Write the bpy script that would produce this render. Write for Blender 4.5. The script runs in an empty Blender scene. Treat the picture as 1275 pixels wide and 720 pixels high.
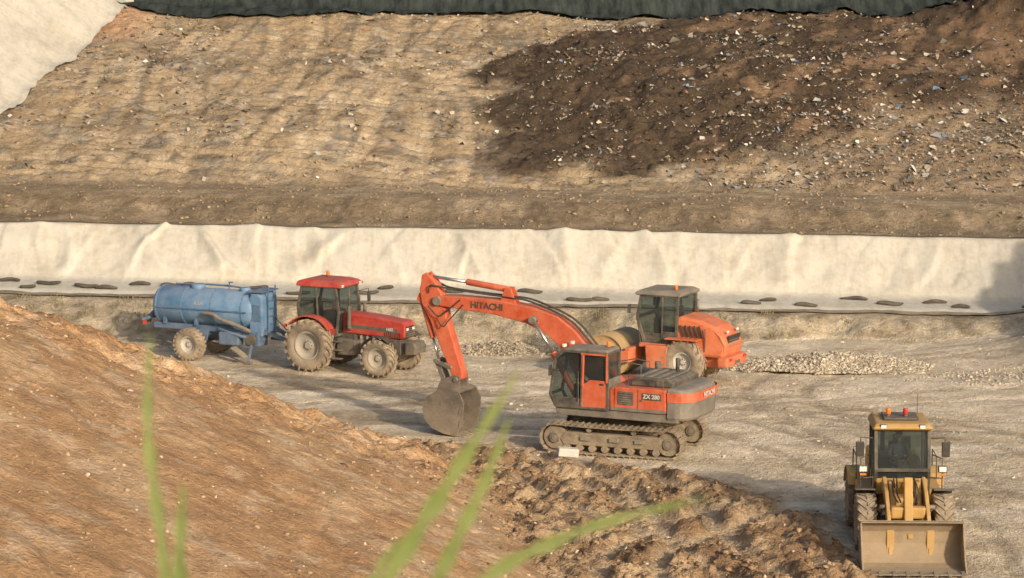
import bpy, bmesh, math, random
import numpy as np
from mathutils import Vector, Matrix, Euler
random.seed(7); RNG=np.random.default_rng(11)
scene=bpy.context.scene
COL=scene.collection
# ------------------------------------------------------------------ noise
T=RNG.random((8,256,256))
def vn(x,y,s=0):
    x=np.asarray(x,float)+s*17.3; y=np.asarray(y,float)+s*9.1
    xi=np.floor(x).astype(int); yi=np.floor(y).astype(int)
    fx=x-xi; fy=y-yi; fx=fx*fx*(3-2*fx); fy=fy*fy*(3-2*fy)
    t=T[s%8]; a=t[xi&255,yi&255]; b=t[(xi+1)&255,yi&255]; c=t[xi&255,(yi+1)&255]; d=t[(xi+1)&255,(yi+1)&255]
    return (a*(1-fx)+b*fx)*(1-fy)+(c*(1-fx)+d*fx)*fy
def fbm(x,y,o=4,s=0):
    r=0;a=.5;n=0
    x=np.asarray(x,float);y=np.asarray(y,float)
    for i in range(o):
        ca,sa=math.cos(i*.9),math.sin(i*.9); f=2.03**i
        r=r+a*(vn((x*ca-y*sa)*f,(x*sa+y*ca)*f,s+i)-.5); n+=a; a*=.55
    return r/n*1.6
def ss(a,b,t):
    u=np.clip((t-a)/(b-a),0,1); return u*u*(3-2*u)
def pdist(px,py,poly,closed=True):
    d=np.full(px.shape,1e9); n=len(poly)
    for i in range(n if closed else n-1):
        ax,ay=poly[i]; bx,by=poly[(i+1)%n]
        ex,ey=bx-ax,by-ay; wx,wy=px-ax,py-ay
        t=np.clip((wx*ex+wy*ey)/(ex*ex+ey*ey),0,1)
        d=np.minimum(d,np.hypot(wx-ex*t,wy-ey*t))
    return d
def sdf(px,py,poly):
    d=pdist(px,py,poly); ins=np.zeros(px.shape,bool); n=len(poly)
    for i in range(n):
        ax,ay=poly[i]; bx,by=poly[(i+1)%n]
        c=((ay>py)!=(by>py))
        with np.errstate(divide='ignore',invalid='ignore'):
            xx=(bx-ax)*(py-ay)/((by-ay) if by!=ay else 1e-9)+ax
        ins^=(c&(px<xx))
    return np.where(ins,-d,d)
def smooth2(pts,n=5):
    out=[]
    for i in range(len(pts)-1):
        a=np.array(pts[max(i-1,0)]);b=np.array(pts[i]);c=np.array(pts[i+1]);d=np.array(pts[min(i+2,len(pts)-1)])
        for k in range(n):
            t=k/n; out.append(tuple(.5*((2*b)+(c-a)*t+(2*a-5*b+4*c-d)*t*t+(3*b-a-3*c+d)*t**3)))
    out.append(tuple(pts[-1])); return out
ROADT=[smooth2(p) for p in ([(-20,101.5),(-14,100),(-6,97.2),(3,93.5),(13,90),(24,88)],[(10.5,64),(10,75),(9.6,83),(6,90.5),(-3,95),(-15,99)],[(24,105),(15,104),(9,97),(10.5,88),(13.5,76),(13,62)],[(-18,103),(-9,99),(0,96.4),(9,93),(16,86),(19,75)],[(22,96),(14,95),(5,91),(-1,90.5),(-6,93)])]
SOILT=[smooth2(p) for p in ([(2.5,84.5),(4.2,79),(5,73),(6.6,67),(7,60)],[(8,80),(6,76.5),(3.2,72),(3,66),(4,60)],[(9.5,72),(6.8,72.5),(3.5,76),(1.0,81)])]
DOZT=[smooth2(p) for p in ([(-17,124),(-15.5,131),(-16,139),(-14,150)],[(-11,124.5),(-9.6,132),(-7,140),(-6.5,150)],[(-6.5,124),(-5.5,130),(-4.8,138),(-2.5,149)],[(-3.2,124),(-3,131),(-3.8,137),(-9,143)],[(-20,128),(-12,134.5),(-4,137),(6,141)],[(4,126),(8,133),(13,140),(16,150)],[(8,125),(12,131),(17,139),(20,149)],[(-22,126),(-14,126.8),(-5,126),(3,125.5)],[(-13.5,124),(-12.8,132),(-11,140),(-11,150)],[(-20,124),(-19,132),(-19,142)],[(-9,124),(-7.4,130),(-7.2,136),(-1,143)],[(15,124.5),(18,131),(22,138)])]
def trk(x,y,lst,g,wd):
    m=np.zeros(x.shape)
    for p in lst:
        d=pdist(x,y,p,False); m=np.maximum(m,np.exp(-((d-g/2)/wd)**4))
    return m
DARK=[(-1.5,141.3),(1.7,145.3),(5.1,148.8),(11,152),(19.5,153),(30,153),(30,138),(24.6,138.1),(20.7,137),(16.5,133.3),(13,129),(9.3,127.3),(5,126.5),(.45,127.3),(-1.3,129),(-1.2,134.5)]
DIST=[(-4.5,86.5),(.5,84.8),(3,83),(5.6,81.2),(7.6,78.5),(8.4,74),(8.7,62),(0.5,62),(0,72),(-1.5,79),(-3.5,83)]
def m_dark(x,y):
    return 1-ss(-1.1,1.1,sdf(x,y,DARK)+3.2*fbm(x*.4,y*.4,5,3))
def m_dist(x,y):
    return 1-ss(-.5,.9,sdf(x,y,DIST)+2.0*fbm(x*.6,y*.6,4,5))
def m_doz(x,y):
    return trk(x,y,DOZT,1.9,.38)*(.35+.65*ss(-.25,.05,fbm(x*.3,y*.3,3,6)))
def prof(x):
    tx=np.clip((x+18)/36,-.5,1.4)
    return 1.6-.85*tx, 3.5-.6*tx, tx
def bankhill(x,y):
    x0=1-.136*np.clip(y-69,0,30)
    P1=np.minimum(.45*(x0-x),11)
    Yc=83+(np.clip(x,-21,5)+.9)*.556
    P0=.45*(1-.136*(Yc-69)-x)
    P0=np.minimum(P0,11)
    Yc=Yc+.8*fbm(x*.5,0*x,3,2)
    P2=P0-(y-Yc)*.8
    k=.35
    m=np.minimum(P1,P2)-k*.25*np.clip(1-np.abs(P1-P2)/k/2,0,1)**2*2
    return m
def H(x,y,full=False):
    x=np.asarray(x,float); y=np.asarray(y,float)
    zl,zt,tx=prof(x)
    n2=fbm(x*.8,y*.8,4,1)
    z=.05*fbm(x*.35,y*.35,3,4)+.03*n2
    fl=(y>60)&(y<108)
    rt=np.zeros(x.shape)
    if np.any(fl): rt=np.where(fl,trk(x,y,ROADT,2.0,.26),0)
    z=z-.04*rt
    toe=105.0+2.2*tx+1.6*fbm(x*.35,0*x,3,2); top=108.9+.5*fbm(x*.8,0*x+3,3,3)
    u=np.clip((y-toe)/(top-toe),0,1)
    ero=fbm(x*1.6,y*.7,4,2)
    z=z+(zl-.22)*(u**.85)+ (.32*ero+.12*np.abs(fbm(x*2.6,y*.5,3,5)))*np.sin(np.pi*u)
    z=z+.22*np.clip((y-109.2)/2.4,0,1)
    z=z+(zt-zl)*np.clip((y-111.8)/2.1,0,1)-.28*ss(111.2,111.9,y)*(1-ss(113.9,114.6,y))
    bn=fbm(x*.5,y*.6,4,6)
    lip=fbm(x*.3,0*x,3,1); usl=ss(116.4+1.0*lip,120.2+fbm(x*.4,0*x,3,2),y)
    z=z+.75*usl+.12*bn*ss(114.6,116.5,y)+.28*fbm(x*1.3,y*.5,4,2)*np.sin(np.pi*usl)+.06*fbm(x*1.8,y*1.8,4,5)*ss(115,116.5,y)
    w=ss(123,126,y)
    z=z+.242*np.clip(y-124,0,26.2)
    md=m_dark(x,y)*w
    wt=(y>122)&(y<152)
    dz=np.where(wt,m_doz(x,y),0)*w if np.any(wt) else np.zeros(x.shape)
    z=z+w*(.7*fbm(x*.1,y*.1,3,3)+(.22*fbm(x*.7,y*.7,4,4)+.10*fbm(x*2.2,y*2.2,3,5))*(1-.7*dz))
    z=z+dz*(-.08+.10*np.sin((y+.25*x)*2*np.pi/.74))
    z=z+md*(.15+.34*fbm(x*1.1,y*.8,5,6)+.12*fbm((x*.8-y*.5)*1.2,(x*.5+y*.8)*.25,3,2))
    z=z+.9*np.exp(-(((x-11)/9)**2+((y-139)/6)**2))+2.2*np.exp(-(((x-26)/3.5)**2+((y-150.0)/2.5)**2))*(1+.5*fbm(x*.9,y*.9,3,1))
    z=z+3.4*ss(151.6,156.6,y)+np.clip(y-160,0,400)*.03
    ltoe=-23.6+(np.clip(y,120,150)-132.7)*.20
    z=z+.65*np.clip(ltoe-x,0,22)*ss(118,127,y)
    rm=7.6*np.exp(-((((x-28.6)/6.8)**2+((y-103.5)/6.0)**2)**1.3))
    z=z+rm*(1+.3*fbm(x*.5,y*.5,4,2))
    di=m_dist(x,y)
    rid=1-np.abs(fbm(x*.8,y*.8,4,6))*2.4
    cl=fbm(x*1.5,y*1.5,5,1); c2=np.abs(fbm(x*2.6,y*2.6,4,3)); c3=fbm(x*5.5,y*5.5,3,5)
    st=np.zeros(x.shape)
    if np.any(di>0): st=np.where(di>0,trk(x,y,SOILT,1.5,.27),0)*ss(-.35,0.1,fbm(x*.5,y*.5,2,1)+.1)
    z=z+di*((.04+.20*np.clip(rid,-.3,1)+.34*cl-.28*c2+.16*c3)*(1-.75*st)-.10*st)
    hb=bankhill(x,y)
    hc=np.clip(hb,0,1)
    hb=hb+ (.12*fbm(x*.5,y*.5,3,1)+.16*fbm(x*1.9,y*1.9,4,3)*ss(3.5,0,hb)+.07*fbm(x*2.4,y*2.4,4,4))*hc
    hb=hb+.09*fbm((x+y*.25)*1.1,y*.35,3,5)*hc
    edge=ss(75,82,y+(-x)*.55)
    hb=hb+edge*hc*(.5*fbm(x*1.3,y*1.3,5,2)-.15*np.abs(fbm(x*3,y*3,3,6)))
    z=np.maximum(z,hb)
    V=15.2-.5*np.clip(y-5,0,200)+.1*fbm(x*.5,y*.5,3,1)
    vis=V>z
    z=np.maximum(z,V)
    if full: return z,md,di,ss(-.05,.25,hb),w,u,rm,vis,rt,st,dz,usl
    return z
# ------------------------------------------------------------------ materials
def newmat(name):
    m=bpy.data.materials.new(name); m.use_nodes=True; nt=m.node_tree
    return m,nt,nt.nodes['Principled BSDF']
def lk(nt,a,b): nt.links.new(a,b)
def noise(nt,vec,scale,detail=5,rough=.6,dist=0):
    n=nt.nodes.new('ShaderNodeTexNoise'); n.inputs['Scale'].default_value=scale; n.inputs['Detail'].default_value=detail
    n.inputs['Roughness'].default_value=rough; n.inputs['Distortion'].default_value=dist
    lk(nt,vec,n.inputs['Vector']); return n.outputs['Fac']
def math_(nt,op,a,b=None,clamp=False):
    n=nt.nodes.new('ShaderNodeMath'); n.operation=op; n.use_clamp=clamp
    for i,v in enumerate((a,b)):
        if v is None: continue
        if isinstance(v,(int,float)): n.inputs[i].default_value=v
        else: lk(nt,v,n.inputs[i])
    return n.outputs[0]
def mixc(nt,f,a,b,bt='MIX'):
    n=nt.nodes.new('ShaderNodeMix'); n.data_type='RGBA'; n.blend_type=bt
    for s,v in ((n.inputs['Factor'],f),(n.inputs[6],a),(n.inputs[7],b)):
        if isinstance(v,(int,float)): s.default_value=v
        elif isinstance(v,tuple): s.default_value=(*v,1)
        else: lk(nt,v,s)
    return n.outputs[2]
def mapr(nt,v,a,b,c=0,d=1):
    n=nt.nodes.new('ShaderNodeMapRange'); lk(nt,v,n.inputs[0])
    for i,q in enumerate((a,b,c,d)): n.inputs[i+1].default_value=q
    return n.outputs[0]
def pmat(name,col,rough=.5,metal=0.,dust=.4,dcol=(.40,.32,.22),var=.25,bump=.0,lowdust=1.6):
    m,nt,p=newmat(name)
    tc=nt.nodes.new('ShaderNodeTexCoord').outputs['Object']
    n1=noise(nt,tc,2.2,5,.7); n2=noise(nt,tc,14,3,.7)
    sp=nt.nodes.new('ShaderNodeSeparateXYZ'); lk(nt,tc,sp.inputs[0])
    low=mapr(nt,sp.outputs[2],lowdust,0.2,0,.45)
    f=math_(nt,'ADD',mapr(nt,n1,.35,.72,0,1),mapr(nt,n2,.4,.8,0,.5))
    f=math_(nt,'ADD',math_(nt,'MULTIPLY',f,.75),low)
    g=nt.nodes.new('ShaderNodeNewGeometry'); s2=nt.nodes.new('ShaderNodeSeparateXYZ'); lk(nt,g.outputs['Normal'],s2.inputs[0])
    f=math_(nt,'ADD',f,mapr(nt,s2.outputs[2],.2,1,0,.35))
    f=math_(nt,'MULTIPLY',f,dust,True)
    c0=mixc(nt,mapr(nt,n1,.3,.7,0,1),tuple(c*(1-var) for c in col),tuple(min(1,c*(1+var*.5)) for c in col))
    lk(nt,mixc(nt,f,c0,dcol),p.inputs['Base Color'])
    lk(nt,mapr(nt,f,0,.6,rough,.92),p.inputs['Roughness'])
    p.inputs['Metallic'].default_value=metal
    if bump:
        b=nt.nodes.new('ShaderNodeBump'); b.inputs['Strength'].default_value=bump; b.inputs['Distance'].default_value=.03
        lk(nt,n2,b.inputs['Height']); lk(nt,b.outputs[0],p.inputs['Normal'])
    return m
def attrmat(name,bump=.6,dist=.08,rough=.95,fine=.35,scales=(1.3,7,24)):
    m,nt,p=newmat(name)
    at=nt.nodes.new('ShaderNodeAttribute'); at.attribute_name='Col'
    tc=nt.nodes.new('ShaderNodeTexCoord').outputs['Object']
    a=noise(nt,tc,scales[0],4,.65); b=noise(nt,tc,scales[1],3,.7); c=noise(nt,tc,scales[2],1,.7)
    s=math_(nt,'ADD',math_(nt,'MULTIPLY',a,.8),math_(nt,'ADD',b,math_(nt,'MULTIPLY',c,.5)))
    f=mapr(nt,s,.8,1.5,1-fine,1+fine)
    vm=nt.nodes.new('ShaderNodeVectorMath'); vm.operation='SCALE'; lk(nt,at.outputs['Color'],vm.inputs[0]); lk(nt,f,vm.inputs['Scale'])
    lk(nt,vm.outputs[0],p.inputs['Base Color']); p.inputs['Roughness'].default_value=rough
    p.inputs['Specular IOR Level'].default_value=.12
    if bump:
        bn=nt.nodes.new('ShaderNodeBump'); bn.inputs['Strength'].default_value=bump; bn.inputs['Distance'].default_value=dist
        lk(nt,s,bn.inputs['Height']); lk(nt,bn.outputs[0],p.inputs['Normal'])
    return m
def glassmat(name,tint=(.55,.62,.6),mixv=.72):
    m,nt,p=newmat(name)
    p.inputs['Base Color'].default_value=(.09,.10,.10,1); p.inputs['Roughness'].default_value=.12
    tr=nt.nodes.new('ShaderNodeBsdfTransparent'); tr.inputs[0].default_value=(*tint,1)
    mx=nt.nodes.new('ShaderNodeMixShader'); mx.inputs[0].default_value=1-mixv
    lk(nt,tr.outputs[0],mx.inputs[1]); lk(nt,p.outputs[0],mx.inputs[2]); lk(nt,mx.outputs[0],nt.nodes['Material Output'].inputs[0])
    return m
ORANGE=pmat('orange_paint',(.60,.09,.028),.42,dust=.38)
ROLLOR=pmat('roller_orange_paint',(.66,.13,.035),.42,dust=.36)
GREY=pmat('grey_paint',(.13,.125,.115),.5,dust=.5)
DKGREY=pmat('dark_trim',(.035,.035,.035),.55,dust=.42)
BLACK=pmat('black_rubber_hose',(.015,.015,.015),.5,dust=.2)
RED=pmat('red_paint',(.44,.022,.016),.42,dust=.28)
BLUE=pmat('blue_paint',(.085,.22,.40),.45,dust=.34)
DKBLUE=pmat('dark_blue_paint',(.045,.13,.26),.5,dust=.32)
YELLOW=pmat('yellow_paint',(.50,.27,.04),.45,dust=.5)
STEEL=pmat('worn_steel',(.20,.18,.16),.45,.5,dust=.5,bump=.3)
BUCKETM=pmat('bucket_steel',(.13,.11,.095),.5,.3,dust=.5,bump=.4)
DIRTYB=pmat('dirty_bucket',(.27,.20,.12),.6,.0,dust=.6,bump=.4,dcol=(.36,.28,.19))
CHROME=pmat('cylinder_rod',(.6,.6,.58),.25,.9,dust=.15)
TIRE=pmat('dusty_tire',(.10,.08,.06),.85,dust=.85,dcol=(.38,.30,.21),lowdust=2.5)
RIM=pmat('rim',(.35,.33,.29),.5,dust=.6)
RIMY=pmat('yellow_rim',(.5,.27,.05),.5,dust=.5)
RIMW=pmat('white_rim',(.5,.5,.48),.5,dust=.6)
TRACK=pmat('track_steel',(.10,.08,.06),.6,.3,dust=.8,bump=.3)
DRUMM=pmat('drum_steel',(.46,.30,.13),.5,.1,dust=.5,dcol=(.42,.33,.22))
WHITE=pmat('white_decal',(.6,.59,.55),.5,dust=.3)
FADED=pmat('faded_decal',(.26,.34,.42),.6,dust=.4)
SEAT=pmat('seat_fabric',(.02,.02,.022),.8,dust=.1)
GLASS=glassmat('cab_glass')
LAMP=pmat('headlamp',(.7,.7,.65),.15,dust=.1)
AMBER=pmat('amber_beacon',(.8,.2,.02),.25,dust=.1)
REDL=pmat('red_lens',(.5,.02,.02),.25,dust=.1)
# ------------------------------------------------------------------ builders
P=None
def parent(name,loc,rz):
    global P
    e=bpy.data.objects.new(name,None); e.empty_display_size=1; COL.objects.link(e)
    e.location=loc; e.rotation_euler=(0,0,rz); P=e; return e
def mk(name,v,f,mat,bevel=0,smooth=False,seg=2,par='P'):
    me=bpy.data.meshes.new(name); me.from_pydata([tuple(map(float,q)) for q in v],[],f); me.update()
    bm=bmesh.new(); bm.from_mesh(me); bmesh.ops.recalc_face_normals(bm,faces=bm.faces); bm.to_mesh(me); bm.free()
    if smooth:
        for p in me.polygons: p.use_smooth=True
    me.materials.append(mat)
    o=bpy.data.objects.new(name,me); COL.objects.link(o)
    if par=='P': o.parent=P
    if bevel:
        b=o.modifiers.new('b','BEVEL'); b.width=bevel; b.segments=seg; b.limit_method='ANGLE'; b.angle_limit=math.radians(35)
    return o
def box(name,c,s,mat,bevel=.02,rot=(0,0,0)):
    R=Euler([math.radians(a) for a in rot]).to_matrix(); v=[]
    for dx in(-.5,.5):
        for dy in(-.5,.5):
            for dz in(-.5,.5): v.append(Vector(c)+R@Vector((dx*s[0],dy*s[1],dz*s[2])))
    f=[(0,1,3,2),(4,6,7,5),(0,4,5,1),(2,3,7,6),(0,2,6,4),(1,5,7,3)]
    return mk(name,v,f,mat,bevel)
def prism(name,pts,y0,y1,mat,bevel=.02,yt=None):
    n=len(pts); v=[(x,y0,z) for x,z in pts]+[(x,y1,z) for x,z in pts]
    f=[tuple(range(n)),tuple(range(n,2*n))]+[(i,(i+1)%n,n+(i+1)%n,n+i) for i in range(n)]
    return mk(name,v,f,mat,bevel)
def tprism(name,pts,w_fn,mat,bevel=.02):
    n=len(pts); v=[(x,-w_fn(x,z),z) for x,z in pts]+[(x,w_fn(x,z),z) for x,z in pts]
    f=[tuple(range(n)),tuple(range(n,2*n))]+[(i,(i+1)%n,n+(i+1)%n,n+i) for i in range(n)]
    return mk(name,v,f,mat,bevel)
def basis(p0,p1):
    d=(Vector(p1)-Vector(p0)); L=d.length; d=d/L
    up=Vector((0,0,1)) if abs(d.z)<.95 else Vector((1,0,0))
    s=d.cross(up).normalized(); u=s.cross(d); return d,s,u,L
def bar(name,p0,p1,w,h,mat,bevel=.008):
    d,s,u,L=basis(p0,p1); v=[]
    for p in(Vector(p0),Vector(p1)):
        for a,b in((-1,-1),(1,-1),(1,1),(-1,1)): v.append(p+s*a*w/2+u*b*h/2)
    f=[(0,1,2,3),(4,7,6,5)]+[(i,(i+1)%4,4+(i+1)%4,4+i) for i in range(4)]
    return mk(name,v,f,mat,bevel)
def cyl(name,p0,p1,r0,mat,r1=None,n=24,bevel=0.0):
    r1=r0 if r1 is None else r1
    d,s,u,L=basis(p0,p1); v=[]
    for p,r in((Vector(p0),r0),(Vector(p1),r1)):
        for i in range(n):
            a=2*math.pi*i/n; v.append(p+(s*math.cos(a)+u*math.sin(a))*r)
    f=[tuple(range(n)),tuple(range(n,2*n))]+[(i,(i+1)%n,n+(i+1)%n,n+i) for i in range(n)]
    o=mk(name,v,f,mat,bevel)
    for p in o.data.polygons:
        if len(p.vertices)==4: p.use_smooth=True
    return o
def lathe(name,pr,c,mat,n=40,axis='y',smooth=True,closed=False):
    v=[];f=[];m=len(pr)
    for i in range(n):
        a=2*math.pi*i/n
        for r,t in pr:
            if axis=='y': v.append((c[0]+r*math.cos(a),c[1]+t,c[2]+r*math.sin(a)))
            else: v.append((c[0]+t,c[1]+r*math.cos(a),c[2]+r*math.sin(a)))
    rr=m if closed else m-1
    for i in range(n):
        for j in range(rr):
            k=(i+1)%n; f.append((i*m+j,i*m+(j+1)%m,k*m+(j+1)%m,k*m+j))
    return mk(name,v,f,mat,0,smooth)
def tube(name,pts,r,mat,cyc=False):
    cu=bpy.data.curves.new(name,'CURVE'); cu.dimensions='3D'; cu.bevel_depth=r; cu.bevel_resolution=2; cu.use_fill_caps=True
    sp=cu.splines.new('POLY'); sp.points.add(len(pts)-1); sp.use_cyclic_u=cyc
    for i,p in enumerate(pts): sp.points[i].co=(*p,1)
    cu.materials.append(mat); o=bpy.data.objects.new(name,cu); COL.objects.link(o); o.parent=P; return o
def spl(pts,n=8):
    out=[]; pts=[Vector(p) for p in pts]
    for i in range(len(pts)-1):
        a=pts[max(i-1,0)];b=pts[i];c=pts[i+1];d=pts[min(i+2,len(pts)-1)]
        for k in range(n):
            t=k/n; out.append(.5*((2*b)+(c-a)*t+(2*a-5*b+4*c-d)*t*t+(3*b-a-3*c+d)*t**3))
    out.append(pts[-1]); return [tuple(p) for p in out]
def text(name,s,loc,rot,size,mat,ext=.004):
    cu=bpy.data.curves.new(name,'FONT'); cu.body=s; cu.size=size; cu.extrude=ext; cu.offset=.006; cu.align_x='CENTER'; cu.align_y='CENTER'
    cu.materials.append(mat); o=bpy.data.objects.new(name,cu); COL.objects.link(o); o.parent=P; o.location=loc
    o.rotation_euler=rot; return o
def wheel(name,c,R,W,rr,tire,rim,lug='ag',nl=20,lh=.05):
    h=W/2; k=R-rr
    pr=[(rr,-h*.72),(rr+k*.12,-h*.9),(rr+k*.45,-h*1.0),(rr+k*.8,-h*.96),(R-.02,-h*.8),(R,-h*.5),(R+.005,0),(R,h*.5),(R-.02,h*.8),(rr+k*.8,h*.96),(rr+k*.45,h),(rr+k*.12,h*.9),(rr,h*.72)]
    lathe(name+'_tire',pr,c,tire,48)
    v=[];f=[]
    def lugb(t0,t1,y0,y1,dt,ra,rb):
        b=len(v)
        for (t,y) in ((t0,y0),(t1,y1)):
            for s_ in(-dt,dt):
                for r in(ra,rb):
                    v.append((c[0]+r*math.cos(t+s_),c[1]+y,c[2]+r*math.sin(t+s_)))
        for q in((0,1,3,2),(4,6,7,5),(0,4,5,1),(2,3,7,6),(0,2,6,4),(1,5,7,3)): f.append(tuple(b+i for i in q))
    for i in range(nl):
        a=2*math.pi*i/nl; st=2*math.pi/nl
        for sd in(-1,1):
            aa=a+(st/2 if sd>0 else 0)
            sl=st*(.9 if lug=='ag' else .25)
            lugb(aa,aa+sl,sd*.01,sd*h*.93,st*(.15 if lug=='ag' else .27),R-.03,R+lh)
            lugb(aa+sl,aa+sl*1.1,sd*h*.93,sd*h*1.01,st*(.15 if lug=='ag' else .27),R-k*.25,R+lh*.6)
    mk(name+'_tread',v,f,tire)
    for sd in(-1,1):
        o_=[(0.0,sd*h*.30),(rr*.30,sd*h*.30),(rr*.36,sd*h*.18),(rr*.72,sd*h*.22),(rr*.86,sd*h*.55),(rr*.9,sd*h*.70),(rr*1.03,sd*h*.78),(rr*1.04,sd*h*.70)]
        lathe(name+'_rim',o_,c,rim,32)
        cyl(name+'_hub',(c[0],c[1]+sd*h*.25,c[2]),(c[0],c[1]+sd*h*.5,c[2]),rr*.24,rim,n=16,bevel=.01)
        for i in range(8):
            a=i*math.pi/4; cyl(name+'_nut',(c[0]+rr*.3*math.cos(a),c[1]+sd*h*.2,c[2]+rr*.3*math.sin(a)),(c[0]+rr*.3*math.cos(a),c[1]+sd*h*.36,c[2]+rr*.3*math.sin(a)),.018,DKGREY,n=6)
def frame(name,pts,y0,y1,w,mat,cross=None):
    n=len(pts)
    for y in(y0,y1):
        for i in range(n):
            a=pts[i];b=pts[(i+1)%n]; bar(name+'_pillar',(a[0],y,a[1]),(b[0],y,b[1]),w,w,mat)
    for i in range(n):
        if cross is None or i in cross: bar(name+'_crossbar',(pts[i][0],y0,pts[i][1]),(pts[i][0],y1,pts[i][1]),w,w,mat)
def seat(x,y,z,fx=1):
    box('seat_cushion',(x,y,z),(.48,.5,.14),SEAT,.04); box('seat_backrest',(x-.26*fx,y,z+.38),(.14,.48,.66),SEAT,.05,(0,-8*fx,0))
    box('headrest',(x-.32*fx,y,z+.78),(.1,.26,.18),SEAT,.03)
def shell(name,pts,y0,y1,th,mat):
    n=len(pts); inn=[]
    for i in range(n):
        a=Vector(pts[max(i-1,0)]);b=Vector(pts[min(i+1,n-1)]); d=(b-a).normalized(); inn.append((pts[i][0]-d.y*th,pts[i][1]+d.x*th))
    v=[];f=[]
    for (x,z) in pts: v+= [(x,y0,z),(x,y1,z)]
    for (x,z) in inn: v+= [(x,y0,z),(x,y1,z)]
    m=2*n
    for i in range(n-1):
        a=2*i; f+=[(a,a+1,a+3,a+2),(m+a,m+a+2,m+a+3,m+a+1),(a,a+2,m+a+2,m+a),(a+1,m+a+1,m+a+3,a+3)]
    f+=[(0,m,m+1,1),(2*n-2,2*n-1,m+2*n-1,m+2*n-2)]
    return mk(name,v,f,mat,.006)
def scatter_mesh(name,pos,size,cols,mat,flat=False,squash=.65,jag=.6):
    N=len(pos)
    if flat:
        base=np.array([[-.5,-.4,0],[.45,-.5,.12],[.5,.42,-.06],[-.38,.5,.16]]); faces=np.array([[0,1,2],[0,2,3]])
    else:
        t=(1+5**.5)/2
        base=np.array([[-1,t,0],[1,t,0],[-1,-t,0],[1,-t,0],[0,-1,t],[0,1,t],[0,-1,-t],[0,1,-t],[t,0,-1],[t,0,1],[-t,0,-1],[-t,0,1]])/1.9
        faces=np.array([[0,11,5],[0,5,1],[0,1,7],[0,7,10],[0,10,11],[1,5,9],[5,11,4],[11,10,2],[10,7,6],[7,1,8],[3,9,4],[3,4,2],[3,2,6],[3,6,8],[3,8,9],[4,9,5],[2,4,11],[6,2,10],[8,6,7],[9,8,1]])
    nb=len(base)
    B=base[None]*(1+ (RNG.random((N,nb,1))-.5)*jag*(1 if flat else 1.5))
    if flat: B=B+(RNG.random((N,nb,3))-.5)*.35
    B=B*size[:,None,None]*(.5+1.0*RNG.random((N,1,3)))
    if not flat: B[:,:,2]*=squash
    ang=RNG.random((N,3))*np.array([.9,.9,6.28])-np.array([.45,.45,0])
    if flat: ang[:,:2]*=1.7
    ca,sa=np.cos(ang),np.sin(ang)
    x,y,z=B[:,:,0],B[:,:,1],B[:,:,2]
    y,z=y*ca[:,0:1]-z*sa[:,0:1],y*sa[:,0:1]+z*ca[:,0:1]
    x,z=x*ca[:,1:2]+z*sa[:,1:2],-x*sa[:,1:2]+z*ca[:,1:2]
    x,y=x*ca[:,2:3]-y*sa[:,2:3],x*sa[:,2:3]+y*ca[:,2:3]
    V=np.stack([x,y,z],-1)+pos[:,None,:]
    F=(faces[None]+np.arange(N)[:,None,None]*nb).reshape(-1,3)
    me=bpy.data.meshes.new(name); me.vertices.add(N*nb); me.vertices.foreach_set('co',V.reshape(-1).astype(np.float32))
    me.loops.add(F.size); me.loops.foreach_set('vertex_index',F.reshape(-1).astype(np.int32))
    me.polygons.add(len(F)); me.polygons.foreach_set('loop_start',np.arange(0,F.size,3,dtype=np.int32)); me.polygons.foreach_set('loop_total',np.full(len(F),3,np.int32))
    me.update(calc_edges=True); me.validate()
    at=me.color_attributes.new('Col','FLOAT_COLOR','POINT')
    C=np.ones((N,nb,4)); C[:,:,:3]=cols[:,None,:]; at.data.foreach_set('color',C.reshape(-1).astype(np.float32))
    me.materials.append(mat); o=bpy.data.objects.new(name,me); COL.objects.link(o); return o
def gridmesh(name,X,Y,Z,cols,mat,smooth=True):
    ny,nx=X.shape; V=np.stack([X,Y,Z],-1).reshape(-1,3)
    i=np.arange(ny-1)[:,None]*nx+np.arange(nx-1)[None]
    F=np.stack([i,i+1,i+nx+1,i+nx],-1).reshape(-1,4)
    me=bpy.data.meshes.new(name); me.vertices.add(len(V)); me.vertices.foreach_set('co',V.reshape(-1).astype(np.float32))
    me.loops.add(F.size); me.loops.foreach_set('vertex_index',F.reshape(-1).astype(np.int32))
    me.polygons.add(len(F)); me.polygons.foreach_set('loop_start',np.arange(0,F.size,4,dtype=np.int32)); me.polygons.foreach_set('loop_total',np.full(len(F),4,np.int32))
    me.polygons.foreach_set('use_smooth',np.full(len(F),smooth))
    me.update(calc_edges=True)
    if cols is not None:
        at=me.color_attributes.new('Col','FLOAT_COLOR','POINT'); C=np.ones((len(V),4)); C[:,:3]=cols.reshape(-1,3); at.data.foreach_set('color',C.reshape(-1).astype(np.float32))
    me.materials.append(mat); o=bpy.data.objects.new(name,me); COL.objects.link(o); return o
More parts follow.
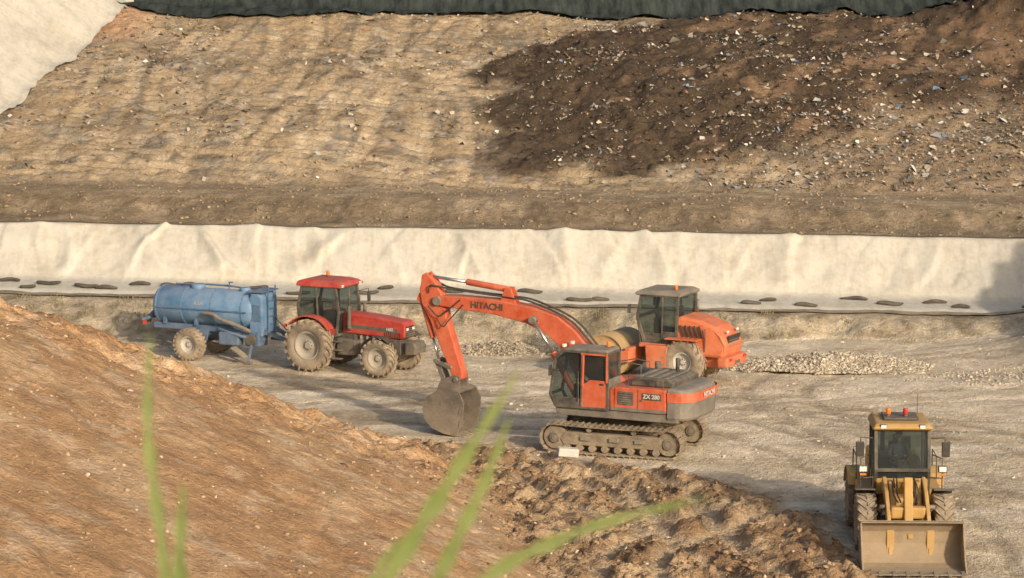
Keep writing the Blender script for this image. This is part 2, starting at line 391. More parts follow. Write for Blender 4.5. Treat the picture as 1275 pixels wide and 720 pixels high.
# ------------------------------------------------------------------ ground
def geo(a,b,s,g=1.25):
    out=[];x=a
    while (x<b if s>0 else x>b):
        x+=s; s*=g; out.append(x)
    return out
xs=np.array(geo(-28,-1600,-.3)[::-1]+list(np.arange(-28,-14,.15))+list(np.arange(-14,13,.09))+list(np.arange(13,28.01,.15))+geo(28,1600,.3))
ys=np.array(geo(-6,-600,-1.2)[::-1]+list(np.arange(-6,14,.5))+list(np.arange(14,50,1.))+list(np.arange(50,64,.25))+list(np.arange(64,88,.10))+list(np.arange(88,123,.17))+list(np.arange(123,151,.12))+list(np.arange(151,162,.4))+geo(162,2500,.6))
X,Y=np.meshgrid(xs,ys)
Z,md,di,hb,w,ub,rm,vis,rt,st,dz,usl=H(X,Y,True)
def lerp(a,b,t): return a*(1-t[...,None])+np.array(b)*t[...,None]
n_m=fbm(X*.7,Y*.7,5,2); n_s=fbm(X*3,Y*3,3,3)
C=np.zeros(X.shape+(3,))+np.array([.53,.435,.305])
C=lerp(C,[.66,.555,.41],np.clip(.45+1.8*fbm((X*.35+Y*.12),Y*.9,4,5),0,1))
C=lerp(C,[.43,.34,.225],ss(.05,.4,fbm(X*.25,Y*.5,5,6)))
C=lerp(C,[.34,.27,.18],rt*.7*ss(-.3,.2,fbm(X*.6,Y*.6,3,1)+.1))
C=lerp(C,[.70,.60,.46],ss(.12,.3,fbm((X+Y*.5)*.18,(Y-X*.4)*.9,4,3))*.7)
# bank behind
ub_=ss(0,.12,ub)*(Y<115)
C=lerp(C,[.36,.295,.205],ub_*.85); C=lerp(C,[.23,.185,.12],ub_*ss(0,.3,fbm(X*.9,Y*1.2,4,4))); C=lerp(C,[.45,.385,.285],ub_*ss(.05,.3,fbm(X*1.4+3,Y*.5,4,1))*.7)
# bench
be=ss(114.2,115,Y)
C=lerp(C,[.26,.195,.125],be); C=lerp(C,[.34,.265,.175],be*ss(-.1,.25,fbm(X*.25,Y*1.3,4,2)))
sl=be*ss(115.8,116.8,Y+.8*fbm(X*.4,Y*0,3,2))*(1-ss(119.0,120.4,Y)); C=lerp(C,[.175,.13,.082],sl*.75*ss(-.45,.15,fbm(X*1.0,Y*.4,4,7)))
C=lerp(C,[.33,.26,.175],be*ss(.05,.3,fbm(X*1.4,Y*.6,5,1))*.4)
# waste
C=lerp(C,[.335,.25,.155],w); C=lerp(C,[.215,.165,.108],w*ss(-.05,.3,fbm(X*.3,Y*.5,5,4))); C=lerp(C,[.42,.33,.225],w*ss(.05,.35,fbm(X*.4+4,Y*.7,5,1))*.8)
C=lerp(C,[.20,.178,.145],w*ss(.1,.28,fbm(X*1.2,Y*1.1,5,7))*.8); C=lerp(C,[.43,.37,.285],w*ss(.12,.32,fbm(X*1.7+9,Y*1.3,5,3))*.7)
C=lerp(C,[.40,.315,.21],dz*.5); C=lerp(C,[.16,.12,.08],w*(1-dz)*ss(.5,1,trk(np.where(w>0,X,0),np.where(w>0,Y,0),DOZT,3.0,.16))*.45)
rz=w*ss(8,17,X)*(1-ss(138,146,Y)); C=lerp(C,[.19,.135,.088],rz*.6)
C=lerp(C,[.058,.040,.027],md*.93); C=lerp(C,[.19,.125,.078],md*ss(.0,.3,fbm((X*.8-Y*.5)*1.1,(X*.5+Y*.8)*.5,5,6)+(X-14)*.02)*.85)
C=lerp(C,[.04,.028,.02],np.exp(-(((X-26)/3.5)**2+((Y-150.0)/2.5)**2)))
C=lerp(C,[.40,.25,.15],w*(1-ss(-20,-17,X))*ss(143,147,Y))
# soils
C=lerp(C,[.275,.175,.098],di); C=lerp(C,[.42,.305,.185],di*ss(-.05,.3,n_m)*.8); C=lerp(C,[.47,.36,.235],di*st*.7); C=lerp(C,[.175,.11,.062],di*(1-st)*ss(.05,.35,fbm(X*1.1+5,Y*1.1,4,7))*.7)
C=lerp(C,[.40,.243,.125],hb*(1-vis)); C=lerp(C,[.48,.33,.195],hb*ss(-.05,.35,fbm((X+Y*.3)*.5,Y*.32,5,3))*.8)
C=lerp(C,[.27,.155,.082],hb*ss(.05,.4,n_m)*.6); C=lerp(C,[.54,.41,.28],hb*ss(.12,.3,fbm(X*1.5,Y*1.1,5,6))*.45)
C=lerp(C,[.19,.15,.10],ss(.1,1.,rm))
C=lerp(C,[.10,.11,.04],vis*1.0)
far=ss(158,165,Y); C=lerp(C,[.12,.12,.06],far)
C=C*(1+.30*n_s[...,None]+.2*n_m[...,None])
C=np.clip(C,.01,.9)
GM=attrmat('ground_soil',.9,.10,.95,.38,(1.1,5.5,17))
gridmesh('ground',X,Y,Z,C,GM)
# ------------------------------------------------------------------ white geotextile
def fabricmat(name,col=(.50,.472,.405)):
    m,nt,p=newmat(name); tc=nt.nodes.new('ShaderNodeTexCoord').outputs['Object']
    a=noise(nt,tc,.5,4,.6); b=noise(nt,tc,4,3,.65)
    mp=nt.nodes.new('ShaderNodeMapping'); mp.inputs['Scale'].default_value=(2.5,.5,.5); lk(nt,tc,mp.inputs[0]); c=noise(nt,mp.outputs[0],1.5,4,.6)
    f=mapr(nt,math_(nt,'ADD',a,math_(nt,'ADD',b,c)),1.35,1.85,0,.6)
    lk(nt,mixc(nt,f,col,(.35,.30,.22)),p.inputs['Base Color']); p.inputs['Roughness'].default_value=.85
    bn=nt.nodes.new('ShaderNodeBump'); bn.inputs['Strength'].default_value=.4; bn.inputs['Distance'].default_value=.06; lk(nt,math_(nt,'ADD',b,c),bn.inputs['Height']); lk(nt,bn.outputs[0],p.inputs['Normal'])
    return m
FAB=fabricmat('white_geotextile')
fx=np.arange(-60,40,.07)
cs=[(109.5,0),(109.8,0),(110.2,0),(110.6,0),(111.0,0),(111.4,0)]+[(111.8+2.1*t,t) for t in np.linspace(.03,1,30)]+[(114.15,1),(114.4,1.01),(114.7,.99),(114.9,.97)]
fy=np.array([c[0] for c in cs]); ft=np.array([c[1] for c in cs])
FX,FYy=np.meshgrid(fx,fy); FT=np.meshgrid(fx,ft)[1]
zl,zt,_=prof(FX)
D=.20*fbm(FX*.45,FT*1.2,3,2)+.05*fbm(FX*1.6,FT*2.5,3,4)
x=-60
while x<40:
    x+=random.uniform(.3,1.6); s_=random.uniform(-1.6,2.0); wd=random.uniform(.08,.24); am=random.uniform(.05,.20)*(1 if random.random()<.8 else -.4); cv=random.uniform(-1.6,1.6)
    c_=x+s_*(1-FT)+cv*(FT*(1-FT))
    q=FX-c_
    tp=random.choice([FT**.5,(1-FT)**.4,np.ones_like(FT),np.sin(np.pi*np.clip(FT,0,1))])
    D+=am*np.exp(-np.where(q>0,(q/wd)**2,(q/(wd*3.0))**2))*tp*np.clip(FT*6,.1,1)
env=np.clip(FT*5,.2,1)*np.where(FYy>113.9,.3,1)
D=np.maximum(D,-.10)*env
frontdrop=.22*np.clip((111.8-FYy)/2.4,0,1)
FZ=zl-frontdrop+(zt-zl)*FT+.12+D*.7
FYY=FYy-D*.75+.4*fbm(FX*.5,FX*0,3,6)*(FYy<109.9)
FZ=FZ+.08*fbm(FX*.3,FX*0+2,3,1)*np.clip(FT,0,1)
FZ[0]-=.14
FZ[-1]=H(FX[-1],FYY[-1])-.08
gridmesh('geotextile_wall',FX,FYY,FZ,None,FAB)
lx=np.arange(-60,40,.2); LX,LT=np.meshgrid(lx,np.linspace(0,1,5)); lzl,_,_=prof(LX)
LY=109.2+.5*LT+.4*fbm(LX*.5,LX*0,3,6)+.15*fbm(LX*2,LX*0,3,5)*(1-LT)
LINER=pmat('black_liner',(.05,.047,.042),.5,dust=.6)
gridmesh('liner_sheet',LX,LY,H(LX,LY)+.06+.03*fbm(LX*2,LT*3,3,2),None,LINER)
yy=np.arange(124,175,.3); kk=np.concatenate([np.arange(-.4,14,.3),np.arange(14,24,1.)])
K,YY=np.meshgrid(kk,yy)
lt=-23.6+(np.clip(YY,120,150)-132.7)*.20+.6*fbm(YY*.35,YY*0,3,4)
XX=lt-K
SZ=H(XX,YY)+.16+.12*fbm(XX*.3,YY*.5,3,2)+.16*np.abs(fbm(XX*.25,YY*1.2,3,6))
gridmesh('geotextile_slope',XX,YY,SZ,None,FAB)
m,nt,p=newmat('green_netting'); tc=nt.nodes.new('ShaderNodeTexCoord').outputs['Object']
mp=nt.nodes.new('ShaderNodeMapping'); mp.inputs['Scale'].default_value=(1.5,.3,.3); lk(nt,tc,mp.inputs[0])
lk(nt,mixc(nt,mapr(nt,noise(nt,mp.outputs[0],2,4,.7),.35,.7),(.016,.022,.020),(.06,.07,.064)),p.inputs['Base Color']); p.inputs['Roughness'].default_value=.9; p.inputs['Specular IOR Level'].default_value=.1
NET=m
nx=np.arange(-30,60,.2); nk=np.linspace(0,1,24); NX,NK=np.meshgrid(nx,nk)
NY0=151.0+.8*fbm(NX*.25,NX*0,3,3)-2.8*np.exp(-((NX+15)/6.5)**2)
NY=NY0+(157.3-NY0)*NK
NZ=H(NX,NY)+.14+.16*np.abs(fbm(NX*1.1,NK*.8,3,4))+.08*fbm(NX*.6,NK*6,3,2)
gridmesh('green_netting',NX,NY,NZ,None,NET)
# ------------------------------------------------------------------ sandbags on the ledge
P=None
v=[];f=[]
def blob(c,sx,sy,sz,rz,nu=14,nv=8):
    b=len(v); ph=random.random()*6
    for i in range(nv+1):
        t=math.pi*i/nv
        for j in range(nu):
            a=2*math.pi*j/nu; r=math.sin(t)**.6
            k=1+.15*math.sin(3*a+ph)
            lx_,ly_,lz_=-math.cos(t)*sx, r*math.cos(a)*sy*k, r*math.sin(a)*sz*k
            v.append((c[0]+lx_*math.cos(rz)-ly_*math.sin(rz),c[1]+lx_*math.sin(rz)+ly_*math.cos(rz),c[2]+lz_+.03*math.sin(lx_*6+ph)))
    for i in range(nv):
        for j in range(nu): f.append((b+i*nu+j,b+i*nu+(j+1)%nu,b+(i+1)*nu+(j+1)%nu,b+(i+1)*nu+j))
for px in [-19.6,-18.6,-17.9,-16.4,-15.6,-14.4,-13.2,-12.6,-9.8,-8.2,-5.6,-4.9,-2.2,.7,2.6,3.4,6.4,9.2,9.9,11.3,13.3,14.6,16.4,17.3,-21,-22.5,-24,20,22]:
    y=random.uniform(109.9,111.3)
    z=float(prof(np.array(px))[0])+.19-.22*(111.8-y)/2.4
    blob((px,y,z),random.uniform(.30,.56),.14,.075,random.uniform(-.3,.3))
SB=pmat('sandbag',(.03,.03,.028),.8,dust=.25)
mk('sandbags',v,f,SB,0,True,par=None)
# ------------------------------------------------------------------ litter & clods & gravel
LM=attrmat('litter_plastic',0,.1,.6,.15); 
def pick(n,cols,p):
    c=np.array(cols)[RNG.choice(len(cols),n,p=p)]; return np.clip(c*(.75+.5*RNG.random((n,1))),.01,.85)
N=90000
x=RNG.uniform(-27,30,N); y=RNG.uniform(124.3,151,N)
cl=fbm(x*.5,y*.5,4,2)
dn=(.10+.55*ss(0,.3,cl))*(.45+.55*ss(-3,5,x))+.45*ss(8,16,x)*(1-ss(136,146,y))-.12*m_dark(x,y)+.45*np.exp(-((y-131)/3)**2)*ss(2,12,x)+.25*ss(.05,.25,fbm(x*.25,y*.25,3,7))
dn=dn*(1-.8*m_doz(x,y)*(1-m_dark(x,y)))
keep=(RNG.random(N)<dn)&(x>(-23.2+(y-132.7)*.20)); x=x[keep];y=y[keep]; n=len(x)
s=.025+.19*RNG.random(n)**4.5
cols=pick(n,[(.52,.49,.43),(.38,.33,.26),(.12,.105,.09),(.24,.18,.12),(.15,.20,.27),(.13,.16,.13),(.30,.16,.10),(.44,.37,.27)],[.15,.24,.17,.17,.03,.03,.02,.19])
scatter_mesh('litter',np.stack([x,y,H(x,y)+.03+s*.15],-1),s,cols,LM,True)
n=800; x=RNG.uniform(-24,28,n); y=RNG.uniform(124.5,150,n); k=(RNG.random(n)<.12+.88*ss(2,14,x))&(x>-22); x=x[k];y=y[k];n=len(x); s=.09+.34*RNG.random(n)**3.5
scatter_mesh('plastic_scraps',np.stack([x,y,H(x,y)+.08],-1),s,pick(n,[(.54,.52,.48),(.17,.25,.36),(.30,.30,.29),(.42,.36,.28)],[.45,.10,.25,.20]),LM,True)
CM=attrmat('clod_soil',.5,.03,.95,.35,(3,12,40))
N=9000; x=RNG.uniform(-26,29,N); y=RNG.uniform(124,151,N); k=RNG.random(N)<(.25+.75*m_dark(x,y)); x=x[k];y=y[k];n=len(x); s=.02+.12*RNG.random(n)**5; d=m_dark(x,y)[:,None]
scatter_mesh('waste_clods',np.stack([x,y,H(x,y)+.01],-1),s,(np.array([.29,.22,.145])*(1-d)+np.array([.08,.055,.038])*d)*(.7+.6*RNG.random((n,1))),CM)
N=4000; x=RNG.uniform(-26,26,N); y=RNG.uniform(115,124,N); s=.015+.08*RNG.random(N)**6
scatter_mesh('bench_clods',np.stack([x,y,H(x,y)+s*.2],-1),s,np.array([.30,.23,.15])*(.65+.6*RNG.random((N,1))),CM)
N=60000; x=RNG.uniform(-14,11,N); y=RNG.uniform(60,90,N); a=m_dist(x,y); hbv=bankhill(x,y)
edge=ss(74,82,y-.556*(x+.9))*(hbv>-.3)*(hbv<2.6)*ss(0,2.5,2.8-hbv)
clus=ss(-.1,.25,fbm(x*.7,y*.7,4,7))
k=RNG.random(N)<np.maximum(a*.8*(1-.8*trk(x,y,SOILT,1.5,.3)),edge*.8)*(.2+.8*clus); x=x[k];y=y[k];n=len(x); s=.012+.09*RNG.random(n)**5.5
ct=np.where(RNG.random((n,1))<.5,[[.27,.175,.10]],[[.37,.26,.16]])
scatter_mesh('soil_clods',np.stack([x,y,H(x,y)-s*.05],-1),s,ct*(.65+.6*RNG.random((n,1))),CM,squash=.7,jag=1.0)
N=16000; x=RNG.uniform(-16,20,N); y=RNG.uniform(52,108,N); hbv=bankhill(x,y); k=RNG.random(N)<np.where(hbv>0,.75,.22+.4*ss(.05,.3,fbm(x*.3,y*.3,3,2))); x=x[k];y=y[k];n=len(x); s=.012+.055*RNG.random(n)**5
hv=(bankhill(x,y)>0)[:,None]
scatter_mesh('stones',np.stack([x,y,H(x,y)+s*.15],-1),s,np.where(hv,[[.52,.39,.27]],[[.56,.48,.36]])*(.55+.6*RNG.random((n,1))),CM)
def pile(name,cx,cy,rx,ry,hh,n,col,smax=.07):
    r=np.sqrt(RNG.random(n)); a=RNG.random(n)*6.283; r=r*(1+.45*fbm(np.cos(a)*2+cx,np.sin(a)*2,3,2))*1.1
    x=cx+rx*r*np.cos(a); y=cy+ry*r*np.sin(a); z=H(x,y)+hh*np.clip(1-r/1.1,0,1)*(1+.8*fbm(x*1.3,y*1.3,3,3)); s=.02+smax*RNG.random(n)**3
    o=scatter_mesh(name,np.stack([x,y,z],-1),s,np.array(col)*(.6+.6*RNG.random((n,1))),CM)
    a=np.linspace(0,2*np.pi,49); rr=np.linspace(0,1.0,14); R_,A_=np.meshgrid(rr,a); R1=R_*(1+.45*fbm(np.cos(A_)*2+cx,np.sin(A_)*2,3,2))*1.1
    x=cx+rx*R1*np.cos(A_); y=cy+ry*R1*np.sin(A_)
    z=H(x,y)+hh*np.clip(1-R1/1.1,0,1)*(1+.8*fbm(x*1.3,y*1.3,3,3))-.02
    c=gridmesh('pile_core',x,y,z,np.zeros(x.shape+(3,))+np.array(col)*.85*(1+.5*fbm(x*3,y*3,3,1)[...,None]),CM); c.parent=o
pile('gravel_pile',11.2,101.0,3.7,1.9,.50,8000,(.50,.43,.33),.055)
pile('rubble_pile',-.2,104.6,2.3,1.2,.32,2600,(.44,.37,.27),.055)
pile('gravel_spread',16.5,98.5,2.4,1.5,.04,700,(.52,.45,.35),.04)
P=None
CONC=pmat('pale_concrete',(.6,.58,.53),.8,dust=.2)
box('concrete_block',(1.65,83.9,.30),(.62,.3,.25),CONC,.03,(4,6,12))
# ------------------------------------------------------------------ EXCAVATOR
parent('excavator',(3.42,86.0,float(0)),math.radians(180-25))
UA=math.radians(5)
def tracks():
    new0=set(bpy.data.objects)
    Lc=3.55; r=.40
    for sd in(-1,1):
        yc=sd*1.2; per=2*Lc+2*math.pi*r; ns=50; v=[];f=[]
        for i in range(ns):
            s=per*i/ns
            def at(s):
                s%=per
                if s<Lc: return (-Lc/2+s,-r,0.)
                s-=Lc
                if s<math.pi*r: a=s/r; return (Lc/2+r*math.sin(a),-r*math.cos(a),a)
                s-=math.pi*r
                if s<Lc: return (Lc/2-s,r-.035*math.sin(math.pi*s/Lc)*1.2,math.pi)
                s-=Lc; a=s/r; return (-Lc/2-r*math.sin(a),r*math.cos(a),math.pi+a)
            x,z,a=at(s); z+=.475
            tx_,tz_=math.cos(a),math.sin(a); nx_,nz_=tz_,-tx_
            for (l0,l1,n0,n1) in((-.088,.088,0,.035),(-.02,.012,.035,.075)):
                b=len(v)
                for l in(l0,l1):
                    for yq in(-.3,.3):
                        for q in(n0,n1): v.append((x+tx_*l+nx_*q,yc+yq,z+tz_*l+nz_*q))
                for q in((0,1,3,2),(4,6,7,5),(0,4,5,1),(2,3,7,6),(0,2,6,4),(1,5,7,3)): f.append(tuple(b+j for j in q))
        mk('track_shoes',v,f,TRACK)
        prism('track_frame',[(-1.55,.28),(1.5,.28),(1.6,.45),(1.45,.66),(-1.5,.66),(-1.65,.45)],yc-.2,yc+.2,TRACK,.03)
        for e,rad in((-Lc/2,.36),(Lc/2,.36)):
            cyl('idler_wheel',(e,yc-.17,.475),(e,yc+.17,.475),rad,TRACK,n=28,bevel=.03); cyl('wheel_hub',(e,yc-.24,.475),(e,yc+.24,.475),.16,DKGREY,n=20,bevel=.02)
            cyl('wheel_cap',(e,yc-.26,.475),(e,yc+.26,.475),.07,STEEL,n=12)
        for i in range(8): 
            xx=-1.4+i*.4; cyl('track_roller',(xx,yc-.2,.2),(xx,yc+.2,.2),.11,TRACK,n=16,bevel=.01)
        for xx in(-.7,.7): cyl('carrier_roller',(xx,yc-.15,.76),(xx,yc+.2,.76),.075,TRACK,n=14)
        for xx in(-.9,-.1,.8): box('frame_step',(xx,yc+sd*.22,.5),(.3,.08,.12),GREY,.01)
    box('carbody',(0,0,.66),(1.7,2.0,.34),GREY,.06); cyl('slew_ring',(0,0,.8),(0,0,1.12),.62,DKGREY,n=36,bevel=.02)
    for o in set(bpy.data.objects)-new0: o.rotation_euler=(0,0,UA)
tracks()
prism('deck_frame',[(-2.2,1.12),(1.55,1.12),(1.75,1.2),(1.75,1.38),(-2.2,1.38)],-1.25,1.25,GREY,.03)
prism('left_body_panel',[(-1.85,1.385),(-.02,1.385),(-.02,2.02),(-.12,2.1),(-1.85,2.12)],.45,1.3,ORANGE,.05)
prism('right_body_panel',[(-1.85,1.385),(.5,1.385),(1.25,1.385),(1.3,1.75),(.7,2.0),(-.2,2.1),(-1.85,2.12)],-1.3,-.42,ORANGE,.05)
prism('engine_bay',[(-1.85,1.385),(-.15,1.385),(-.15,2.08),(-1.85,2.1)],-.415,.445,GREY,.02)
prism('engine_hood',[(-1.95,2.125),(-.55,2.125),(-.62,2.3),(-.8,2.36),(-1.8,2.36),(-1.95,2.28)],-1.12,.98,DKGREY,.04)
for i in range(4): box('hood_rib',(-1.65+.3*i,0,2.375),(.14,1.7,.03),GREY,.01)
box('louver_panel',(-.55,1.302,1.78),(.5,.02,.4),DKGREY,.008)
for i in range(6): box('louver_slat',(-.55,1.32,1.62+.065*i),(.46,.02,.02),GREY,.003)
box('door_seam',(-.95,1.304,1.74),(.015,.012,.66),DKGREY,0); box('door_latch',(-1.05,1.31,1.75),(.08,.02,.05),DKGREY,.005)
box('door_seam',(-.2,1.304,1.74),(.015,.012,.66),DKGREY,0)
box('grey_stripe',(-.95,1.303,1.45),(1.75,.012,.1),GREY,0)
box('model_plate',(-1.38,1.305,1.88),(.62,.012,.2),DKGREY,0)
text('side_lettering','ZX 280',(-1.38,1.316,1.88),(math.radians(90),0,math.radians(180)),.17,WHITE)
def cw():
    n=14; v=[];f=[]
    prof_=[(1.2,.0,.08),(1.28,.02,.0),(1.75,.05,0),(2.0,.03,.0),(2.12,-.04,.05),(2.15,-.12,.2)]
    for (z,off,ins) in prof_:
        for i in range(n+1):
            a=-math.pi/2+math.pi*i/n
            sx=abs(math.cos(a))**.75; sy=math.copysign(abs(math.sin(a))**.45,math.sin(a))
            v.append((-1.87-(.72+off-ins*.4)*sx,(1.3-ins*.5)*sy,z))
    m=n+1
    for j in range(len(prof_)-1):
        for i in range(n): f.append((j*m+i,j*m+i+1,(j+1)*m+i+1,(j+1)*m+i))
    f.append(tuple(range(m))); k=(len(prof_)-1)*m; f.append(tuple(range(k,k+m)))
    for j in range(len(prof_)-1): f.append((j*m,(j+1)*m,(j+1)*m+n,j*m+n))
    mk('counterweight',v,f,GREY,.02,False)
    v=[];f=[]
    for z in(1.76,2.04):
        for i in range(n+1):
            a=-math.pi/2+math.pi*i/n
            sx=abs(math.cos(a))**.75; sy=math.copysign(abs(math.sin(a))**.45,math.sin(a))
            v.append((-1.88-(.80)*sx,1.312*sy,z))
    for i in range(n): f.append((i,i+1,m+i+1,m+i))
    mk('counterweight_band',v,f,ORANGE)
cw()
text('rear_lettering','ZAXIS',(-2.36,1.02,1.88),(math.radians(90),0,math.radians(180+38)),.22,WHITE)
text('rear_lettering','HITACHI',(-2.715,0,1.9),(math.radians(90),0,math.radians(-90)),.22,WHITE)
cyl('exhaust',(-1.45,-.6,2.3),(-1.45,-.6,2.78),.06,DKGREY,n=16)
cyl('precleaner',(-.75,-.75,2.1),(-.75,-.75,2.6),.09,DKGREY,n=16)
for yv in(-1.2,-.5):
    tube('handrail',[(1.1,yv,1.75),(1.1,yv,2.35),(.2,yv,2.55),(-.3,yv,2.5),(-.3,yv,2.1)],.018,DKGREY)
tube('handrail',[(-.6,1.2,2.1),(-.6,1.2,2.45),(-1.7,1.2,2.45),(-1.7,1.2,2.1)],.018,DKGREY)
box('toolbox',(1.25,-.85,1.6),(.55,.8,.4),ORANGE,.04)
cabp=[(.03,1.4),(1.72,1.4),(1.9,1.75),(1.72,2.85),(1.45,3.08),(.03,3.08)]
frame('cab',cabp,.42,1.30,.075,DKGREY)
prism('cab_glazing',[(.05,1.42),(1.7,1.42),(1.87,1.75),(1.69,2.83),(1.43,3.05),(.05,3.05)],.44,1.285,GLASS,0)
prism('cab_roof',[(0,3.06),(1.5,3.06),(1.42,3.15),(1.3,3.18),(.1,3.18),(0,3.13)],.38,1.33,GREY,.03)
bar('cab_pillar',(.88,1.305,1.4),(.85,1.305,3.08),.09,.05,DKGREY)
prism('cab_door_lower',[(.04,1.4),(.86,1.4),(.86,2.08),(.6,2.25),(.04,2.25)],1.27,1.325,ORANGE,.01)
prism('cab_front_lower',[(.9,1.4),(1.72,1.4),(1.86,1.68),(.9,1.68)],1.27,1.322,DKGREY,.01)
prism('cab_rear_panel',[(-.02,1.4),(.04,1.4),(.04,2.3),(-.02,2.3)],.42,1.3,GREY,.0)
bar('door_pillar',(.04,1.32,2.2),(.04,1.32,3.08),.1,.05,ORANGE)
bar('door_top_rail',(.03,1.32,3.03),(.88,1.32,3.03),.08,.05,ORANGE)
bar('door_pillar',(.83,1.325,2.05),(.80,1.325,3.03),.07,.05,ORANGE)
tube('door_handrail',[(.95,1.38,1.6),(.95,1.38,2.5)],.016,DKGREY)
box('door_handle',(.2,1.34,2.15),(.14,.03,.05),BLACK,.01)
seat(.65,.85,1.85); box('console',(.95,1.1,1.9),(.5,.15,.35),DKGREY,.03); box('console',(.95,.6,1.9),(.5,.15,.35),DKGREY,.03)
tube('control_lever',[(1.1,1.1,2.05),(1.15,1.1,2.3)],.02,BLACK)
box('work_lamp',(1.5,.55,3.22),(.1,.16,.1),LAMP,.02); box('work_lamp',(1.5,1.15,3.22),(.1,.16,.1),LAMP,.02)
cyl('beacon',(.3,.6,3.18),(.3,.6,3.34),.06,AMBER,n=14,bevel=.01)
tube('mirror_arm',[(1.6,1.32,2.5),(1.78,1.5,2.55)],.015,BLACK); box('mirror',(1.8,1.52,2.5),(.05,.2,.32),BLACK,.02)
tube('mirror_arm',[(1.2,-1.25,1.9),(1.4,-1.45,2.3)],.015,BLACK); box('mirror',(1.42,-1.45,2.4),(.05,.2,.3),BLACK,.02)
# boom
bp=[(.05,1.72),(.05,2.0),(1.05,2.98),(1.6,3.55),(2.15,3.92),(3.0,4.16),(4.3,4.32),(5.6,4.34),(6.2,4.32),(6.35,4.17),(6.2,4.02),(5.5,3.95),(4.3,3.86),(3.2,3.66),(2.6,3.42),(2.05,3.0),(.75,1.75),(.4,1.55)]
prism('boom',bp,-.27,.27,ORANGE,.03)
for sd in(-1,1):
    prism('boom_foot_bracket',[(-.2,1.36),(.9,1.36),(.55,2.05),(.2,2.05)],sd*.33-.04,sd*.33+.04,GREY,.01)
    cyl('boom_cylinder',(1.35,sd*.43,1.45),(2.2,sd*.43,2.85),.10,ORANGE,n=20,bevel=.01)
    cyl('boom_cylinder_rod',(2.2,sd*.43,2.85),(2.85,sd*.43,3.78),.05,CHROME,n=16)
    cyl('boom_cylinder_eye',(2.88,sd*.52,3.80),(2.88,sd*.26,3.80),.11,GREY,n=18)
    prism('stick_lug',[(3.55,4.2),(4.1,4.28),(3.95,4.7),(3.75,4.7)],sd*.14-.025,sd*.14+.025,ORANGE,.01)
cyl('boom_pin',(2.88,-.5,3.80),(2.88,.5,3.80),.06,STEEL,n=14)
cyl('stick_cylinder',(3.85,0,4.62),(5.3,0,4.78),.10,ORANGE,n=20,bevel=.01); cyl('stick_cylinder_rod',(5.3,0,4.78),(6.58,0,4.88),.05,CHROME,n=14)
cyl('stick_pivot',(6.2,-.33,4.17),(6.2,.33,4.17),.14,GREY,n=20,bevel=.01)
text('boom_lettering','HITACHI',(4.5,.280,4.10),(math.radians(90),math.radians(2),math.radians(180)),.28,BLACK,.008)
for k,(yo) in enumerate((.12,.2,-.12,-.2)):
    tube('hydraulic_hose',spl([(.5,yo,2.45),(1.1,yo,3.2),(1.8,yo,3.85),(3.0,yo,4.30),(3.7,yo,4.40),(4.6,yo*.8,4.45),(5.9,yo*.7,4.55),(6.4,yo*1.5,4.65),(6.5,yo*1.2,4.4)]),.022,BLACK)
tube('hydraulic_hose',spl([(5.4,.29,4.25),(5.9,.36,3.82),(6.15,.36,3.72),(6.5,.3,4.0)]),.022,BLACK)
tube('hydraulic_hose',spl([(5.3,.29,4.1),(5.75,.38,3.6),(5.95,.38,3.4),(6.2,.28,3.6)]),.022,BLACK)
sp_=[(6.5,4.95),(6.72,4.9),(6.86,4.5),(6.78,4.05),(6.48,3.5),(5.72,1.78),(5.55,1.68),(5.38,1.76),(5.38,1.95),(5.92,3.6),(6.02,4.2),(6.25,4.65)]
prism('stick',sp_,-.19,.19,ORANGE,.03)
for sd in(-1,1):
    prism('stick_tail_plate',[(6.38,4.74),(6.6,5.02),(6.76,4.94),(6.8,4.66)],sd*.17-.03,sd*.17+.03,ORANGE,.01)
cyl('bucket_cylinder',(6.88,0,4.2),(6.48,0,2.95),.085,ORANGE,n=20,bevel=.01); cyl('bucket_cylinder_rod',(6.48,0,2.95),(6.28,0,2.28),.042,CHROME,n=14)
prism('cylinder_lug',[(6.75,4.0),(7.0,4.15),(6.9,4.35),(6.8,4.4)],-.12,.12,ORANGE,.01)
for sd in(-1,1):
    bar('bucket_link',(6.28,sd*.24,2.28),(5.78,sd*.24,2.1),.05,.12,STEEL); bar('bucket_link',(6.28,sd*.16,2.28),(6.0,sd*.16,1.62),.06,.14,STEEL)
cyl('link_pin',(6.28,-.28,2.28),(6.28,.28,2.28),.06,STEEL,n=14); cyl('link_pin',(5.78,-.27,2.1),(5.78,.27,2.1),.06,STEEL,n=14)
cyl('bucket_pin',(5.55,-.36,1.76),(5.55,.36,1.76),.07,STEEL,n=14)
bc=[(5.28,1.42),(5.55,1.5),(6.0,1.45),(6.38,1.22),(6.55,.88),(6.5,.52),(6.25,.24),(5.85,.09),(5.4,.03)]
shell('bucket_shell',bc,-.6,.6,-.05,BUCKETM)
for sd in(-1,1):
    prism('bucket_side',bc+[(5.36,.03),(5.16,.6),(5.12,1.1)],sd*.6-.025,sd*.6+.025,BUCKETM,.008)
    prism('bucket_ear',[(5.4,1.46),(5.42,1.85),(5.6,1.9),(6.05,1.72),(6.15,1.55),(6.2,1.38),(5.8,1.46)],sd*.28-.03,sd*.28+.03,BUCKETM,.01)
    for zz in(.3,.7): prism('side_cutter',[(5.3,zz),(5.18,zz+.05),(5.12,zz+.25),(5.25,zz+.25)],sd*.63-.02,sd*.63+.02,STEEL,.004)
for i in range(5):
    yy_=-.54+.27*i; prism('bucket_tooth',[(5.5,.10),(5.4,.11),(5.13,.0),(5.12,-.02),(5.45,-.0)],yy_-.05,yy_+.05,STEEL,.008)
for i in range(3): shell('bucket_wear_strip',[(q[0]+.02,q[1]-.0) for q in bc[4:]],-.45+.42*i,-.37+.42*i,.025,STEEL)
